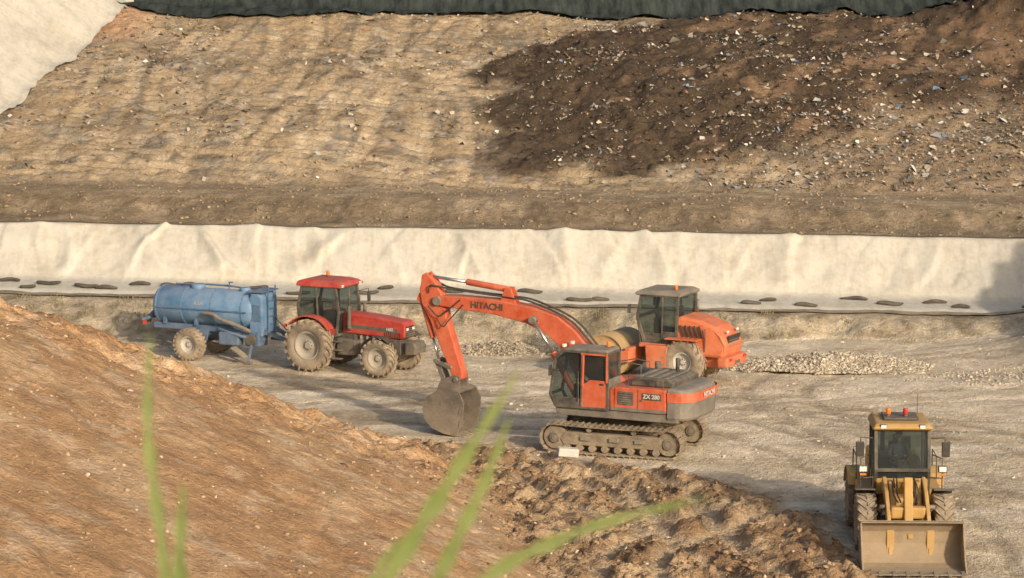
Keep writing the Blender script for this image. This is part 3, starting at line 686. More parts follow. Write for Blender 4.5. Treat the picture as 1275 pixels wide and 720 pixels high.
# ------------------------------------------------------------------ TRACTOR
parent('tractor',(-6.64,101.0,0),math.radians(-28))
for sd in(-1,1):
    wheel('rear_wheel',(0,sd*.98,.92),.88,.52,.50,TIRE,RIM,'ag',20,.05)
    wheel('front_wheel',(2.8,sd*.95,.66),.62,.42,.36,TIRE,RIM,'ag',18,.045)
cyl('rear_axle',(0,-.8,.92),(0,.8,.92),.2,DKGREY,n=20); cyl('front_axle',(2.8,-.8,.66),(2.8,.8,.66),.12,DKGREY,n=16); box('front_axle_beam',(2.8,0,.72),(.3,1.1,.22),DKGREY,.04)
prism('transmission',[(-.5,.65),(1.5,.6),(1.5,1.35),(.9,1.45),(-.45,1.4)],-.32,.32,DKGREY,.05)
prism('engine_block',[(1.4,.62),(3.3,.68),(3.3,1.3),(1.4,1.4)],-.27,.27,DKGREY,.04)
for i in range(5): cyl('injector_pipe',(1.7+.25*i,-.3,1.0),(1.7+.25*i,-.3,1.3),.05,GREY,n=10)
cyl('oil_filter',(1.75,-.38,.85),(1.75,-.38,1.15),.09,STEEL,n=14); cyl('air_filter',(2.4,-.34,1.05),(2.9,-.34,1.05),.11,GREY,n=16)
prism('hood',[(.98,1.35),(3.42,1.28),(3.5,1.35),(3.5,1.78),(3.42,1.88),(2.4,1.99),(.98,2.08)],-.37,.37,RED,.05)
for sd in(-1,1):
    box('hood_stripe',(2.15,sd*.372,1.58),(2.1,.012,.13),DKGREY,0,(0,1.5,0))
    text('hood_lettering','1455',(2.9,sd*.38,1.59),(math.radians(90),0,math.radians(180 if sd>0 else 0)),.14,WHITE)
    box('side_grille',(3.0,sd*.373,1.42),(.65,.014,.14),BLACK,0)
    for i in range(7): box('grille_bar',(2.74+.085*i,sd*.384,1.42),(.02,.012,.14),RED,0)
box('front_grille',(3.505,0,1.52),(.02,.56,.40),BLACK,.005)
for i in range(5): box('grille_bar',(3.52,0,1.38+.07*i),(.012,.56,.014),GREY,0)
for sd in(-1,1): box('headlamp',(3.52,sd*.2,1.62),(.02,.14,.1),LAMP,.01)
box('front_support',(3.45,0,1.0),(.35,.5,.4),DKGREY,.04)
for i in range(8): prism('front_weight',[(3.55,.75),(3.9,.78),(3.93,1.0),(3.85,1.18),(3.55,1.2)],-.42+.105*i,-.33+.105*i,DKGREY,.015)
tc_=[(-.55,1.55),(-.62,2.25),(-.45,2.98),(.92,2.98),(1.05,2.1),(.95,1.3),(.35,1.15)]
frame('cab',tc_,-.72,.72,.08,DKGREY)
prism('cab_glazing',[(-.53,1.57),(-.6,2.25),(-.43,2.95),(.9,2.95),(1.03,2.1),(.93,1.3),(.35,1.18)],-.7,.7,GLASS,0)
tprism('cab_roof',[(-.68,2.96),(1.12,2.96),(1.18,3.03),(1.0,3.14),(.7,3.19),(-.45,3.19),(-.66,3.12)],lambda x,z: .80 if z<3.1 else .7,RED,.04)
for sd in(-1,1):
    bar('b_pillar',(.22,sd*.735,1.35),(.15,sd*.735,2.98),.09,.05,DKGREY)
    prism('door_lower',[(.36,1.15),(.95,1.3),(.98,1.52),(.24,1.52)],sd*.73-.02,sd*.73+.02,RED,.01)
    pts=[];
    for k in range(9):
        a=math.radians(35+k*13); pts.append((1.02*math.cos(a),.92+1.02*math.sin(a)))
    shell('rear_fender',[(q[0]*1.0-.02,q[1]) for q in pts[::-1]],sd*.62 if sd>0 else -1.12,1.12 if sd>0 else -.62,.04,RED)
    prism('fender_inner',[(.9,1.2)]+pts[0:8]+[(-.75,1.3)],sd*.66-.02,sd*.66+.02,DKGREY,.0)
    prism('fuel_tank',[(.95,.62),(1.65,.62),(1.72,.75),(1.72,1.15),(.95,1.2)],sd*.55-.18,sd*.55+.18,DKGREY,.05)
    for k in range(3): box('cab_step',(1.05,sd*.83,.5+.3*k),(.35,.2,.04),DKGREY,.008)
    bar('step_side',(.88,sd*.85,.45),(.88,sd*.85,1.15),.03,.15,DKGREY)
    tube('mirror_arm',[(.98,sd*.74,2.7),(1.15,sd*1.15,2.75),(1.15,sd*1.15,2.6)],.014,BLACK); box('mirror',(1.16,sd*1.16,2.45),(.05,.18,.34),BLACK,.02)
    box('work_lamp',(1.13,sd*.6,3.02),(.06,.16,.09),LAMP,.02); box('tail_lamp',(-.98,sd*1.0,1.55),(.05,.18,.1),REDL,.01)
    shell('front_fender',[(2.8+.75*math.cos(math.radians(a)),.66+.75*math.sin(math.radians(a))) for a in (150,130,110,90,70,50)],sd*.95-.2,sd*.95+.2,.02,BLACK)
seat(.05,0,1.6); box('dashboard',(.8,0,1.75),(.25,.5,.55),DKGREY,.05); lathe('steering_wheel',[(.2,-.015),(.22,0),(.2,.015),(.18,0)],(0,0,0),BLACK,24,closed=True).matrix_local=Matrix.Translation((.6,0,2.05))@Matrix.Rotation(math.radians(60),4,'X')
cyl('exhaust',(1.35,-.52,1.55),(1.35,-.52,2.35),.075,DKGREY,n=16,bevel=.01); cyl('exhaust_tip',(1.35,-.52,2.35),(1.35,-.52,2.95),.04,DKGREY,n=14); tube('exhaust_elbow',[(1.35,-.3,1.5),(1.35,-.52,1.55)],.05,DKGREY)
cyl('air_intake',(1.5,.3,2.0),(1.5,.3,2.35),.06,DKGREY,n=14)
cyl('beacon',(.0,.3,3.19),(.0,.3,3.24),.05,DKGREY,n=14); cyl('beacon_lens',(.0,.3,3.24),(.0,.3,3.4),.065,AMBER,n=14,bevel=.02)
for sd in(-1,1): bar('lift_arm',(-.4,sd*.3,.7),(-1.15,sd*.4,.6),.05,.09,DKGREY); bar('lift_rod',(-.5,sd*.3,1.35),(-.85,sd*.38,.65),.04,.04,DKGREY)
box('drawbar_hitch',(-.75,0,.55),(.7,.14,.1),DKGREY,.01); box('hitch_frame',(-.5,0,.85),(.12,.4,.6),DKGREY,.02)
# ------------------------------------------------------------------ TANKER
parent('water_tanker_trailer',(-11.15,103.35,0),math.radians(-25))
for sd in(-1,1): wheel('wheel',(0,sd*.98,.58),.56,.42,.30,TIRE,RIMW,'blk',22,.025)
cyl('axle',(0,-.9,.58),(0,.9,.58),.07,DKGREY,n=14)
Rt=.68; zc=1.84
lathe('tank',[(0,-1.88),(.25,-1.87),(.48,-1.82),(.6,-1.75),(Rt,-1.64),(Rt,0),(Rt,2.2),(.6,2.32),(.48,2.4),(.25,2.47),(0,2.48)],(0,0,zc),BLUE,56,'x')
for xx in(-1.6,-.55,.7,1.95): lathe('tank_band',[(Rt-.01,-.03),(Rt+.018,-.03),(Rt+.018,.03),(Rt-.01,.03)],(xx,0,zc),BLUE,56,'x',False)
for sd in(-1,1):
    bar('chassis_rail',(-1.8,sd*.42,1.12),(2.9,sd*.42,1.12),.1,.2,DKBLUE); bar('drawbar',(2.9,sd*.42,1.1),(4.15,0,.62),.1,.14,DKBLUE)
    bar('side_rail',(-1.65,sd*(Rt+.03),zc-.02),(2.2,sd*(Rt+.03),zc-.02),.04,.05,DKBLUE)
    for xx in(-1.3,0,1.5): prism('tank_cradle',[(xx-.06,1.2),(xx+.06,1.2),(xx+.06,1.62),(xx-.06,1.62)],sd*.5-.06,sd*.5+.06,DKBLUE,.01)
    prism('suspension_bracket',[(-.35,.6),(.35,.6),(.5,1.05),(-.5,1.05)],sd*.42-.06,sd*.42+.06,DKBLUE,.01)
cyl('manhole',(-.2,0,zc+Rt-.05),(-.2,0,zc+Rt+.12),.26,BLUE,n=24,bevel=.02); cyl('manhole',(1.75,0,zc+Rt-.05),(1.75,0,zc+Rt+.1),.2,BLUE,n=24,bevel=.02)
tube('top_pipe',spl([(-1.2,.1,zc+Rt+.05),(.2,.15,zc+Rt+.1),(1.4,.1,zc+Rt+.08),(2.4,0,zc+Rt-.05)]),.035,DKBLUE)
tube('vent_pipe',[(1.1,0,zc+Rt-.05),(1.1,0,zc+Rt+.25),(1.25,0,zc+Rt+.25)],.03,DKBLUE)
prism('front_cabinet',[(2.22,.95),(2.75,.95),(2.78,1.3),(2.75,2.35),(2.6,2.5),(2.3,2.5),(2.22,2.3)],-.55,.55,BLUE,.05)
box('cabinet_panel',(2.5,-.556,1.8),(.36,.02,.6),DKBLUE,.01); box('cabinet_top_rail',(2.5,0,2.56),(.6,1.2,.05),DKBLUE,.015)
for k in range(5): bar('ladder_rung',(2.84,-.25,1.1+.28*k),(2.84,.25,1.1+.28*k),.03,.03,DKBLUE)
for sd in(-1,1): bar('ladder_rail',(2.84,sd*.26,.95),(2.84,sd*.26,2.75),.04,.04,DKBLUE)
tube('suction_hose',spl([(2.4,-.75,1.15),(1.9,-.82,1.35),(1.2,-.86,1.55),(.9,-.85,1.7),(.5,-.82,1.72)]),.075,GREY)
tube('delivery_pipe',spl([(1.0,-.6,1.15),(1.6,-.75,1.05),(2.1,-.75,.95),(2.4,-.6,.9)]),.06,DKBLUE)
box('pump',(2.4,-.35,.85),(.6,.65,.5),DKBLUE,.06); cyl('pump_wheel',(2.4,-.80,.85),(2.4,-.68,.85),.2,DKGREY,n=20,bevel=.02)
bar('parking_leg',(2.5,-.7,1.1),(2.35,-.85,.1),.08,.08,DKBLUE); box('leg_foot',(2.35,-.86,.05),(.28,.22,.05),STEEL,.01)
bar('chute',(1.7,-.8,.55),(2.3,-.95,.25),.3,.06,GREY)
box('side_locker',(1.5,-.6,.85),(.8,.4,.45),DKBLUE,.04)
box('spray_bar',(-2.05,0,1.35),(.1,1.7,.1),DKBLUE,.02); tube('outlet_valve',[(-1.8,0,1.5),(-2.1,0,1.5),(-2.25,0,1.35)],.08,DKBLUE); box('splash_plate',(-2.32,0,1.2),(.04,.4,.25),STEEL,.01,(0,20,0))
for sd in(-1,1): box('tail_lamp',(-2.02,sd*.75,1.22),(.06,.2,.12),REDL,.01)
text('tank_lettering','A.S.A.',(.2,-Rt+.02,zc+.2),(math.radians(73),0,0),.17,FADED)
cyl('hitch_ring',(4.1,0,.6),(4.3,0,.6),.07,STEEL,n=12)
tube('hydraulic_hose',spl([(2.9,.1,1.6),(3.6,.2,1.0),(4.2,.1,1.3),(4.7,0,1.3)]),.02,BLACK); bar('pto_shaft',(2.8,0,.85),(4.7,0,.8),.09,.09,BLACK)
# ------------------------------------------------------------------ ROLLER
parent('road_roller',(6.25,98.2,0),math.radians(180-27))
for sd in(-1,1): wheel('rear_wheel',(0,sd*.86,.77),.74,.48,.34,TIRE,RIMW,'ag',18,.04)
cyl('rear_axle',(0,-.7,.77),(0,.7,.77),.18,DKGREY,n=18)
lathe('drum',[(0,-1.05),(.45,-1.03),(.5,-.98),(.72,-.98),(.76,-1.05),(.76,1.05),(.72,.98),(.5,.98),(.45,1.03),(0,1.05)],(2.95,0,.76),DRUMM,64)
cyl('drum_hub',(2.95,-1.1,.76),(2.95,1.1,.76),.22,DKGREY,n=20,bevel=.02)
for sd in(-1,1):
    prism('drum_yoke',[(1.9,.62),(3.85,.62),(3.95,.72),(3.95,.95),(1.9,1.05)],sd*1.17-.06,sd*1.17+.06,ROLLOR,.03)
box('yoke_crossbeam',(1.98,0,.9),(.26,2.3,.5),ROLLOR,.05); box('yoke_front_beam',(3.98,0,.85),(.2,2.45,.32),ROLLOR,.05)
box('drum_scraper',(3.82,0,.9),(.06,2.0,.12),DKGREY,.01)
box('articulation_joint',(1.55,0,.8),(.7,.5,.55),DKGREY,.06)
prism('rear_frame',[(-1.2,.6),(1.3,.55),(1.35,1.2),(-1.2,1.25)],-.55,.55,ROLLOR,.05)
tprism('hood',[(-1.42,.95),(.32,1.0),(.4,2.24),(.2,2.3),(-.5,2.2),(-1.05,2.0),(-1.34,1.75),(-1.5,1.4)],lambda x,z: .80 if z<1.7 else .68,ROLLOR,.1)
for sd in(-1,1):
    for i in range(5): box('hood_louver',(.1-.17*i,sd*(.785),1.82),(.07,.05,.42),BLACK,.01,(0,18,0))
    box('hood_seam',(-.75,sd*.79,1.55),(.02,.05,.8),DKGREY,0)
    prism('side_step',[(.55,.5),(1.3,.5),(1.35,1.3),(.5,1.3)],sd*.92-.18,sd*.92+.18,ROLLOR,.03)
    box('fender',(-.0,sd*.95,1.56),(1.2,.42,.05),ROLLOR,.02)
box('rear_grille',(-1.46,0,1.5),(.06,.95,.45),BLACK,.02,(0,-14,0))
for i in range(6): box('grille_bar',(-1.495,0,1.33+.07*i),(.03,.9,.018),GREY,0)
box('rear_bumper',(-1.42,0,.82),(.4,1.75,.34),ROLLOR,.07)
for sd in(-1,1): box('tail_lamp',(-1.64,sd*.6,.92),(.03,.22,.1),REDL,.01); box('work_lamp',(-1.44,sd*.42,1.84),(.05,.14,.09),LAMP,.02)
text('rear_lettering','HAMM',(-1.63,0,.78),(math.radians(90),0,math.radians(-90)),.15,DKGREY)
box('cab_floor',(.95,0,1.25),(1.5,1.7,.16),ROLLOR,.03)
rc=[(.32,1.35),(.28,2.98),(1.62,2.98),(1.78,2.2),(1.5,1.35)]
frame('cab',rc,-.78,.78,.1,DKGREY); prism('cab_glazing',[(.34,1.37),(.30,2.95),(1.60,2.95),(1.76,2.2),(1.48,1.37)],-.76,.76,GLASS,0)
tprism('cab_roof',[(.15,2.97),(1.82,2.97),(1.86,3.05),(1.7,3.14),(.35,3.16),(.15,3.08)],lambda x,z: .88 if z<3.1 else .75,GREY,.04)
for sd in(-1,1):
    bar('door_pillar',(.85,sd*.795,1.35),(.83,sd*.795,2.98),.07,.05,DKGREY); prism('door_lower',[(.86,1.35),(1.5,1.35),(1.6,1.68),(.86,1.68)],sd*.79-.02,sd*.79+.02,DKGREY,.01)
    prism('side_lower',[(.32,1.35),(.82,1.35),(.82,1.75),(.32,1.75)],sd*.79-.02,sd*.79+.02,DKGREY,.01)
    tube('grab_rail',[(1.6,sd*.9,1.3),(1.75,sd*.9,2.2)],.016,BLACK)
    tube('mirror_arm',[(1.7,sd*.8,2.6),(1.95,sd*1.05,2.65)],.014,BLACK); box('mirror',(1.96,sd*1.07,2.5),(.05,.2,.3),BLACK,.02)
    box('work_lamp',(1.85,sd*.6,3.0),(.07,.16,.1),LAMP,.02)
seat(.8,0,1.7); box('steering_console',(1.35,0,1.75),(.2,.35,.7),DKGREY,.04)
cyl('exhaust',(.1,-.55,2.3),(.1,-.55,2.75),.045,STEEL,n=14); cyl('beacon',(.5,.4,3.16),(.5,.4,3.32),.06,AMBER,n=14,bevel=.02)
# ------------------------------------------------------------------ WHEEL LOADER
parent('wheel_loader',(10.08,73.9,0),math.radians(-90-2))
for sd in(-1,1):
    wheel('rear_wheel',(-1.5,sd*.98,.72),.69,.5,.36,TIRE,RIMY,'ag',18,.045); wheel('front_wheel',(1.4,sd*.98,.72),.69,.5,.36,TIRE,RIMY,'ag',18,.045)
for xx in(-1.5,1.4): cyl('axle',(xx,-.8,.72),(xx,.8,.72),.17,DKGREY,n=16); box('differential',(xx,0,.7),(.45,.5,.45),DKGREY,.08)
prism('rear_frame',[(-2.9,.7),(-.4,.6),(-.3,1.2),(-2.9,1.25)],-.5,.5,YELLOW,.04)
prism('engine_hood',[(-3.1,.95),(-.75,1.15),(-.75,2.0),(-2.2,2.0),(-2.95,1.88),(-3.1,1.6)],-.62,.62,YELLOW,.08)
prism('rear_counterweight',[(-3.35,.6),(-2.7,.6),(-2.7,1.2),(-3.35,1.15)],-1.05,1.05,DKGREY,.08)
for sd in(-1,1):
    shell('rear_fender',[(-1.5+.86*math.cos(math.radians(a)),.72+.86*math.sin(math.radians(a))) for a in (160,135,110,85,60,35)],sd*1.0-.26,sd*1.0+.26,.03,YELLOW)
    shell('front_fender',[(1.4+.84*math.cos(math.radians(a)),.72+.84*math.sin(math.radians(a))) for a in (160,135,110,85)],sd*1.0-.26,sd*1.0+.26,.03,DKGREY)
    prism('cab_side_platform',[(-.9,.75),(.35,.75),(.45,1.35),(-.9,1.4)],sd*.85-.22,sd*.85+.22,YELLOW,.04)
    for k in range(3): box('ladder_step',(.1,sd*1.08,.45+.28*k),(.4,.12,.03),DKGREY,.005)
    tube('handrail',[(.55,sd*1.05,1.35),(.55,sd*1.05,2.2),(.45,sd*.78,2.3)],.016,DKGREY)
    tube('handrail',[(-.75,sd*1.05,1.4),(-.75,sd*1.05,2.0),(-1.8,sd*1.05,2.0),(-1.8,sd*1.05,1.55)],.016,DKGREY)
    tube('mirror_arm',[(.62,sd*.72,2.75),(.8,sd*1.08,2.8),(.8,sd*1.08,2.4)],.018,BLACK); box('mirror',(.83,sd*1.1,2.5),(.05,.22,.4),BLACK,.03)
    tube('lamp_arm',[(.75,sd*.7,1.75),(.85,sd*1.02,1.75),(.85,sd*1.02,1.95)],.02,DKGREY); box('headlamp',(.88,sd*1.02,2.0),(.12,.24,.18),DKGREY,.03); box('headlamp_lens',(.945,sd*1.02,2.0),(.012,.18,.13),LAMP,.01)
    box('indicator',(.945,sd*1.02,1.86),(.02,.16,.05),AMBER,.01)
    box('roof_lamp',(.78,sd*.5,3.08),(.1,.18,.12),DKGREY,.02); box('roof_lamp_lens',(.835,sd*.5,3.08),(.012,.14,.09),LAMP,.01)
lc=[(-.72,1.35),(-.75,2.95),(.62,2.98),(.8,1.95),(.62,1.3)]
frame('cab',lc,-.68,.68,.085,DKGREY); prism('cab_glazing',[(-.7,1.37),(-.73,2.93),(.60,2.95),(.78,1.95),(.60,1.32)],-.66,.66,GLASS,0)
tprism('cab_roof',[(-.95,2.97),(.78,2.98),(.85,3.05),(.72,3.15),(-.85,3.17),(-.95,3.1)],lambda x,z: .78 if z<3.1 else .68,YELLOW,.04)
box('roof_hatch',(-.1,0,3.2),(.9,.9,.06),DKGREY,.02); prism('cab_front_panel',[(.60,1.3),(.68,1.3),(.78,1.72),(.70,1.72)],-.66,.66,YELLOW,.01)
for sd in(-1,1): bar('cab_mid_pillar',(-.05,sd*.69,1.35),(-.08,sd*.69,2.95),.07,.05,DKGREY); prism('door_lower',[(-.7,1.35),(.6,1.32),(.7,1.65),(-.7,1.7)],sd*.68-.02,sd*.68+.02,YELLOW,.01)
bar('wiper',(.82,-.1,1.95),(.73,.3,2.45),.02,.02,BLACK)
for yv,mt in((.12,REDL),(-.32,AMBER)):
    cyl('beacon_base',(.1,yv,3.2),(.1,yv,3.28),.06,DKGREY,n=14); cyl('beacon',(.1,yv,3.28),(.1,yv,3.44),.065,mt,n=14,bevel=.02)
tube('antenna',[(-.6,.5,3.15),(-.6,.5,3.7)],.008,BLACK)
cyl('exhaust',(-1.6,-.3,2.0),(-1.6,-.3,2.75),.06,DKGREY,n=14); cyl('precleaner',(-1.2,.3,2.0),(-1.2,.3,2.45),.11,DKGREY,n=16)
seat(-.28,0,1.75); box('steering_column',(.42,0,1.75),(.14,.2,.8),DKGREY,.03)
o=lathe('steering_wheel',[(.19,-.015),(.21,0),(.19,.015),(.17,0)],(0,0,0),BLACK,24,closed=True); o.matrix_local=Matrix.Translation((.32,0,2.17))@Matrix.Rotation(math.radians(25),4,'Y')@Matrix.Rotation(math.radians(90),4,'X')
prism('front_frame',[(.55,.55),(1.9,.5),(2.15,.75),(1.9,1.3),(1.35,1.75),(1.0,1.75),(.75,1.2)],-.4,-.28,YELLOW,.03)
prism('front_frame',[(.55,.55),(1.9,.5),(2.15,.75),(1.9,1.3),(1.35,1.75),(1.0,1.75),(.75,1.2)],.28,.4,YELLOW,.03)
box('front_frame_plate',(1.25,0,1.0),(.9,.56,.8),YELLOW,.05); box('articulation_joint',(.3,0,.85),(.7,.4,.5),DKGREY,.05)
la=[(1.0,1.72),(1.2,1.86),(1.9,1.62),(2.6,1.15),(3.12,.42),(3.14,.22),(2.95,.2),(2.4,.85),(1.8,1.3),(1.05,1.5)]
for sd in(-1,1):
    prism('lift_arm',la,sd*.5-.05,sd*.5+.05,YELLOW,.02)
    cyl('lift_cylinder',(1.0,sd*.62,.85),(1.75,sd*.62,1.12),.075,YELLOW,n=18,bevel=.01); cyl('lift_cylinder_rod',(1.75,sd*.62,1.12),(2.2,sd*.62,1.28),.04,CHROME,n=14)
    cyl('lift_pin',(2.2,sd*.45,1.28),(2.2,sd*.7,1.28),.06,STEEL,n=14)
box('arm_crosstube',(2.35,0,1.18),(.28,.88,.3),YELLOW,.05)
prism('bellcrank',[(2.15,2.02),(2.35,2.08),(2.55,1.3),(2.7,.75),(2.5,.68),(2.25,1.2)],-.11,.11,YELLOW,.03)
cyl('tilt_cylinder',(1.15,0,1.5),(1.7,0,1.8),.1,YELLOW,n=20,bevel=.01); cyl('tilt_cylinder_rod',(1.7,0,1.8),(2.22,0,2.0),.05,CHROME,n=14); bar('tilt_link',(2.6,0,.72),(3.1,0,.72),.12,.12,YELLOW)
for yo in(-.2,-.14,.14,.2): tube('hydraulic_hose',spl([(.9,yo,1.5),(1.2,yo*1.3,1.8),(1.8,yo*1.6,1.55),(2.2,yo*1.2,1.4)]),.02,BLACK)
lb=[(3.38,1.16),(3.22,1.08),(3.08,.85),(3.05,.55),(3.12,.28),(3.32,.10),(3.6,.05),(4.3,.035)]
shell('bucket_shell',lb,-1.27,1.27,-.035,DIRTYB)
for sd in(-1,1):
    prism('bucket_side',lb+[(4.3,.1),(3.95,.35),(3.6,.85),(3.5,1.14)],sd*1.27-.02,sd*1.27+.02,DIRTYB,.006)
    prism('bucket_bracket',[(3.1,.2),(3.1,.9),(2.98,.85),(2.9,.2)],sd*.5-.09,sd*.5+.09,YELLOW,.01)
box('cutting_edge',(4.3,0,.045),(.22,2.6,.035),STEEL,.008); box('bucket_top_lip',(3.44,0,1.165),(.14,2.55,.03),DIRTYB,.008)
for i in range(8): prism('bucket_tooth',[(4.2,.03),(4.2,.11),(4.45,.05),(4.46,.03)],-1.19+.34*i-.05,-1.19+.34*i+.05,STEEL,.006)
def driver():
    js=[((-.25,0,1.88),.15),((-.27,0,2.08),.15),((-.29,0,2.3),.165),((-.28,0,2.42),.09),((-.26,0,2.5),.06),((-.24,0,2.60),.09),((-.23,0,2.70),.095),
        ((-.28,.19,2.37),.07),((-.12,.27,2.14),.055),((.12,.17,2.16),.042),((.25,.13,2.22),.034),
        ((-.28,-.19,2.37),.07),((-.12,-.27,2.14),.055),((.12,-.17,2.16),.042),((.25,-.13,2.22),.034),
        ((-.22,.1,1.88),.1),((.2,.15,1.93),.085),((.32,.14,1.55),.055),((.42,.14,1.46),.045),
        ((-.22,-.1,1.88),.1),((.2,-.15,1.93),.085),((.32,-.14,1.55),.055),((.42,-.14,1.46),.045)]
    ed=[(0,1),(1,2),(2,3),(3,4),(4,5),(5,6),(2,7),(7,8),(8,9),(9,10),(2,11),(11,12),(12,13),(13,14),(0,15),(15,16),(16,17),(17,18),(0,19),(19,20),(20,21),(21,22)]
    me=bpy.data.meshes.new('driver'); me.from_pydata([j[0] for j in js],ed,[]); o=bpy.data.objects.new('driver',me); COL.objects.link(o); o.parent=P
    sk=o.modifiers.new('s','SKIN'); 
    if not me.skin_vertices: 
        bm=bmesh.new(); bm.from_mesh(me); bm.verts.layers.skin.verify(); bm.to_mesh(me); bm.free()
    for i,(p_,r) in enumerate(js): me.skin_vertices[0].data[i].radius=(r,r)
    me.skin_vertices[0].data[0].use_root=True
    o.modifiers.new('ss','SUBSURF').render_levels=2
    me.materials.append(pmat('work_clothes',(.05,.07,.11),.85,dust=.15))
    SK=pmat('skin',(.42,.24,.16),.6,dust=0)
    lathe('driver_face',[(0,-.13),(.05,-.12),(.08,-.07),(.09,0),(.09,.05),(.07,.10),(0,.125)],(0,0,0),SK,20).matrix_local=Matrix.Translation((-.21,0,2.655))@Matrix.Rotation(math.radians(90),4,'X')
    box('driver_nose',(-.11,0,2.65),(.04,.03,.045),SK,.01)
    for sd in(-1,1):
        box('driver_eye',(-.125,sd*.035,2.675),(.012,.02,.01),SEAT,0); box('driver_ear',(-.22,sd*.095,2.65),(.04,.02,.06),SK,.01)
        for k in range(4): tube('driver_finger',[(.24,sd*.13+sd*.02*k-.03*sd,2.22),(.29,sd*.13+sd*.02*k-.03*sd,2.235),(.31,sd*.13+sd*.02*k-.03*sd,2.21)],.009,SK)
        tube('driver_thumb',[(.23,sd*.11,2.23),(.26,sd*.08,2.26)],.01,SK)
    box('driver_mouth',(-.122,0,2.605),(.01,.04,.008),REDL,0)
    lathe('driver_cap',[(.1,-.01),(.1,.02),(.085,.06),(.05,.085),(0,.09)],(0,0,0),SEAT,20).matrix_local=Matrix.Translation((-.22,0,2.715))@Matrix.Rotation(math.radians(90),4,'X')
driver()
# ------------------------------------------------------------------ grass
P=None
def blades(name,lst,mat,seed=False):
    v=[];f=[]
    for pts,w in lst:
        q=spl(pts,14 if seed else 6); n=len(q); b=len(v)
        ph=random.random()*.6-.3
        for i,p_ in enumerate(q):
            t=i/(n-1); ww=w*(.55+.55*math.sin(math.pi*min(1,t*.9+.08)))*(1-t**6*.8)
            if seed: ww*=1+.30*math.sin(i*1.1+ph*9)*(t>.35)
            sx,sy=math.cos(ph+(t*.3 if seed else 0)),math.sin(ph+(t*.3 if seed else 0))
            if seed and i<n-1:
                dx=q[i+1][0]-q[i][0]; dz=q[i+1][2]-q[i][2]; L_=math.hypot(dx,dz)+1e-9; ox,oz=dz/L_,-dx/L_
            elif seed: pass
            else: ox,oz=1,0
            v+= [(p_[0]-ww*sx*ox,p_[1]-ww*sy,p_[2]-ww*oz),(p_[0],p_[1]+ww*.35,p_[2]),(p_[0]+ww*sx*ox,p_[1]+ww*sy,p_[2]+ww*oz)]
        for i in range(n-1):
            a=b+3*i; f+=[(a,a+1,a+4,a+3),(a+1,a+2,a+5,a+4)]
    me=bpy.data.meshes.new(name); me.from_pydata(v,[],f); me.materials.append(mat)
    for p_ in me.polygons: p_.use_smooth=True
    o=bpy.data.objects.new(name,me); COL.objects.link(o); return o
m,nt,p=newmat('grass_leaf'); tc=nt.nodes.new('ShaderNodeTexCoord').outputs['Object']
lk(nt,mixc(nt,noise(nt,tc,9,3),(.09,.13,.03),(.24,.27,.08)),p.inputs['Base Color']); p.inputs['Roughness'].default_value=.6
GR=m
L=[([(-.60,5,15.2),(-.615,5,15.6),(-.64,5,15.85),(-.632,5.0,16.03)],.0085),
   ([(-.58,5.1,15.2),(-.60,5.1,15.55),(-.59,5.1,15.74)],.011),
   ([(-.44,5,15.2),(-.23,5,15.57),(-.10,5,15.78),(.012,5.0,15.96)],.013),
   ([(-.30,5.1,15.2),(-.14,5.1,15.55),(-.05,5.1,15.74),(-.005,5.1,15.86)],.011),
   ([(-.35,4.9,15.2),(-.10,4.9,15.56),(.10,4.9,15.69),(.34,4.9,15.757)],.010),
   ([(-.52,5.0,15.2),(-.30,5,15.5),(-.22,5,15.63),(-.19,5,15.66)],.007)]
blades('grass',L,GR,True)
L=[]
gx=RNG.uniform(-6,6,900); gy=RNG.uniform(1.5,8,900); gz=H(gx,gy)
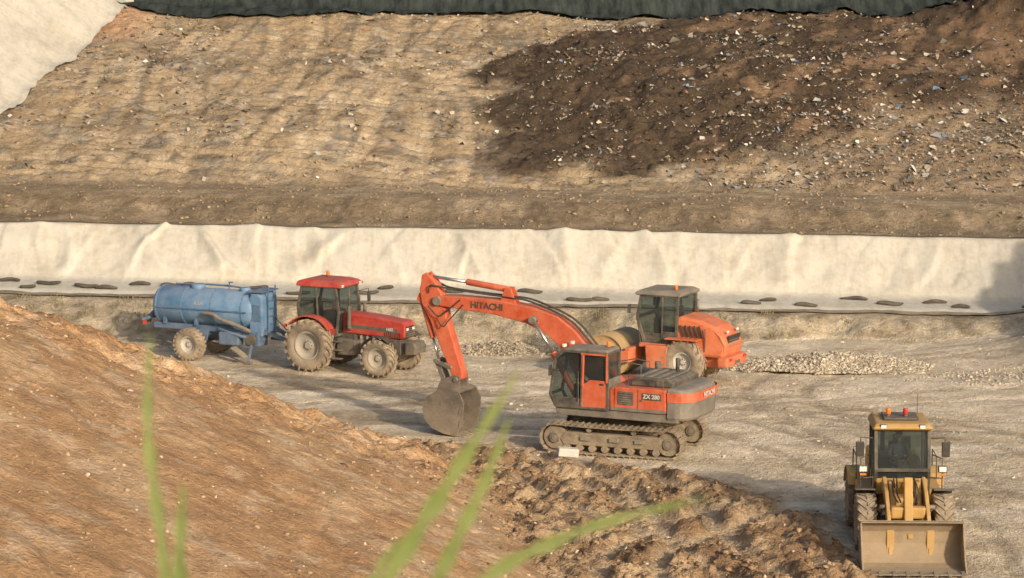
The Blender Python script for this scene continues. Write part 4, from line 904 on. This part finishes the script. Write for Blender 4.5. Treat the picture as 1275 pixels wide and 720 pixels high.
for x,y,z in zip(gx,gy,gz):
    h=random.uniform(.1,.28); a=random.uniform(-.15,.15); b_=random.uniform(-.15,.15)
    L.append(([(x,y,z-.02),(x+a*.4,y+b_*.4,z+h*.6),(x+a,y+b_,z+h)],.004))
blades('grass_turf',L,GR)
WD=pmat('weed_leaf',(.14,.14,.06),.8,dust=.4,lowdust=.1)
L=[]
for i in range(42):
    cx=random.choice([random.uniform(-20,-11),random.uniform(-20,15)]); cy=random.uniform(106.3,109.0)
    rx_=np.array([random.gauss(0,.16) for _ in range(12)])+cx; ry_=np.array([random.gauss(0,.16) for _ in range(12)])+cy; rz_=H(rx_,ry_)
    for x,y,z in zip(rx_,ry_,rz_):
        a=random.uniform(-.15,.15)
        L.append(([(x,y,z-.02),(x+a*.4,y,z+.1),(x+a,y-.05,z+random.uniform(.1,.25))],.012))
blades('weeds',L,WD)
# ------------------------------------------------------------------ light, sky, camera
az=Vector((-.50,.866,0)).normalized(); el=math.radians(20)
d=Vector((az.x*math.cos(el),az.y*math.cos(el),-math.sin(el)))
sl=bpy.data.lights.new('sun','SUN'); sl.energy=3.5; sl.angle=math.radians(1.4); sl.color=(1,.86,.68)
so=bpy.data.objects.new('sun',sl); COL.objects.link(so); so.rotation_euler=d.to_track_quat('-Z','Y').to_euler(); so.location=(40,-40,60)
wd=bpy.data.worlds.new('World'); scene.world=wd; wd.use_nodes=True; nt=wd.node_tree
sk=nt.nodes.new('ShaderNodeTexSky'); sk.sky_type='NISHITA'; sk.sun_disc=False; sk.sun_elevation=el; sk.sun_rotation=math.atan2(-d.x,-d.y); sk.air_density=1; sk.dust_density=6
bg=nt.nodes['Background']; bg.inputs[1].default_value=.15; lk(nt,sk.outputs[0],bg.inputs[0])
cam=bpy.data.cameras.new('cam'); co=bpy.data.objects.new('camera',cam); COL.objects.link(co); scene.camera=co
co.location=(0,0,16.8); co.rotation_euler=(math.radians(90-7.9),0,0); cam.lens=101.65; cam.sensor_width=36; cam.clip_end=6000; cam.clip_start=.1
cam.dof.use_dof=True; cam.dof.focus_distance=92; cam.dof.aperture_fstop=4.8
scene.view_settings.view_transform='Standard'; scene.view_settings.look='None'; scene.view_settings.exposure=0
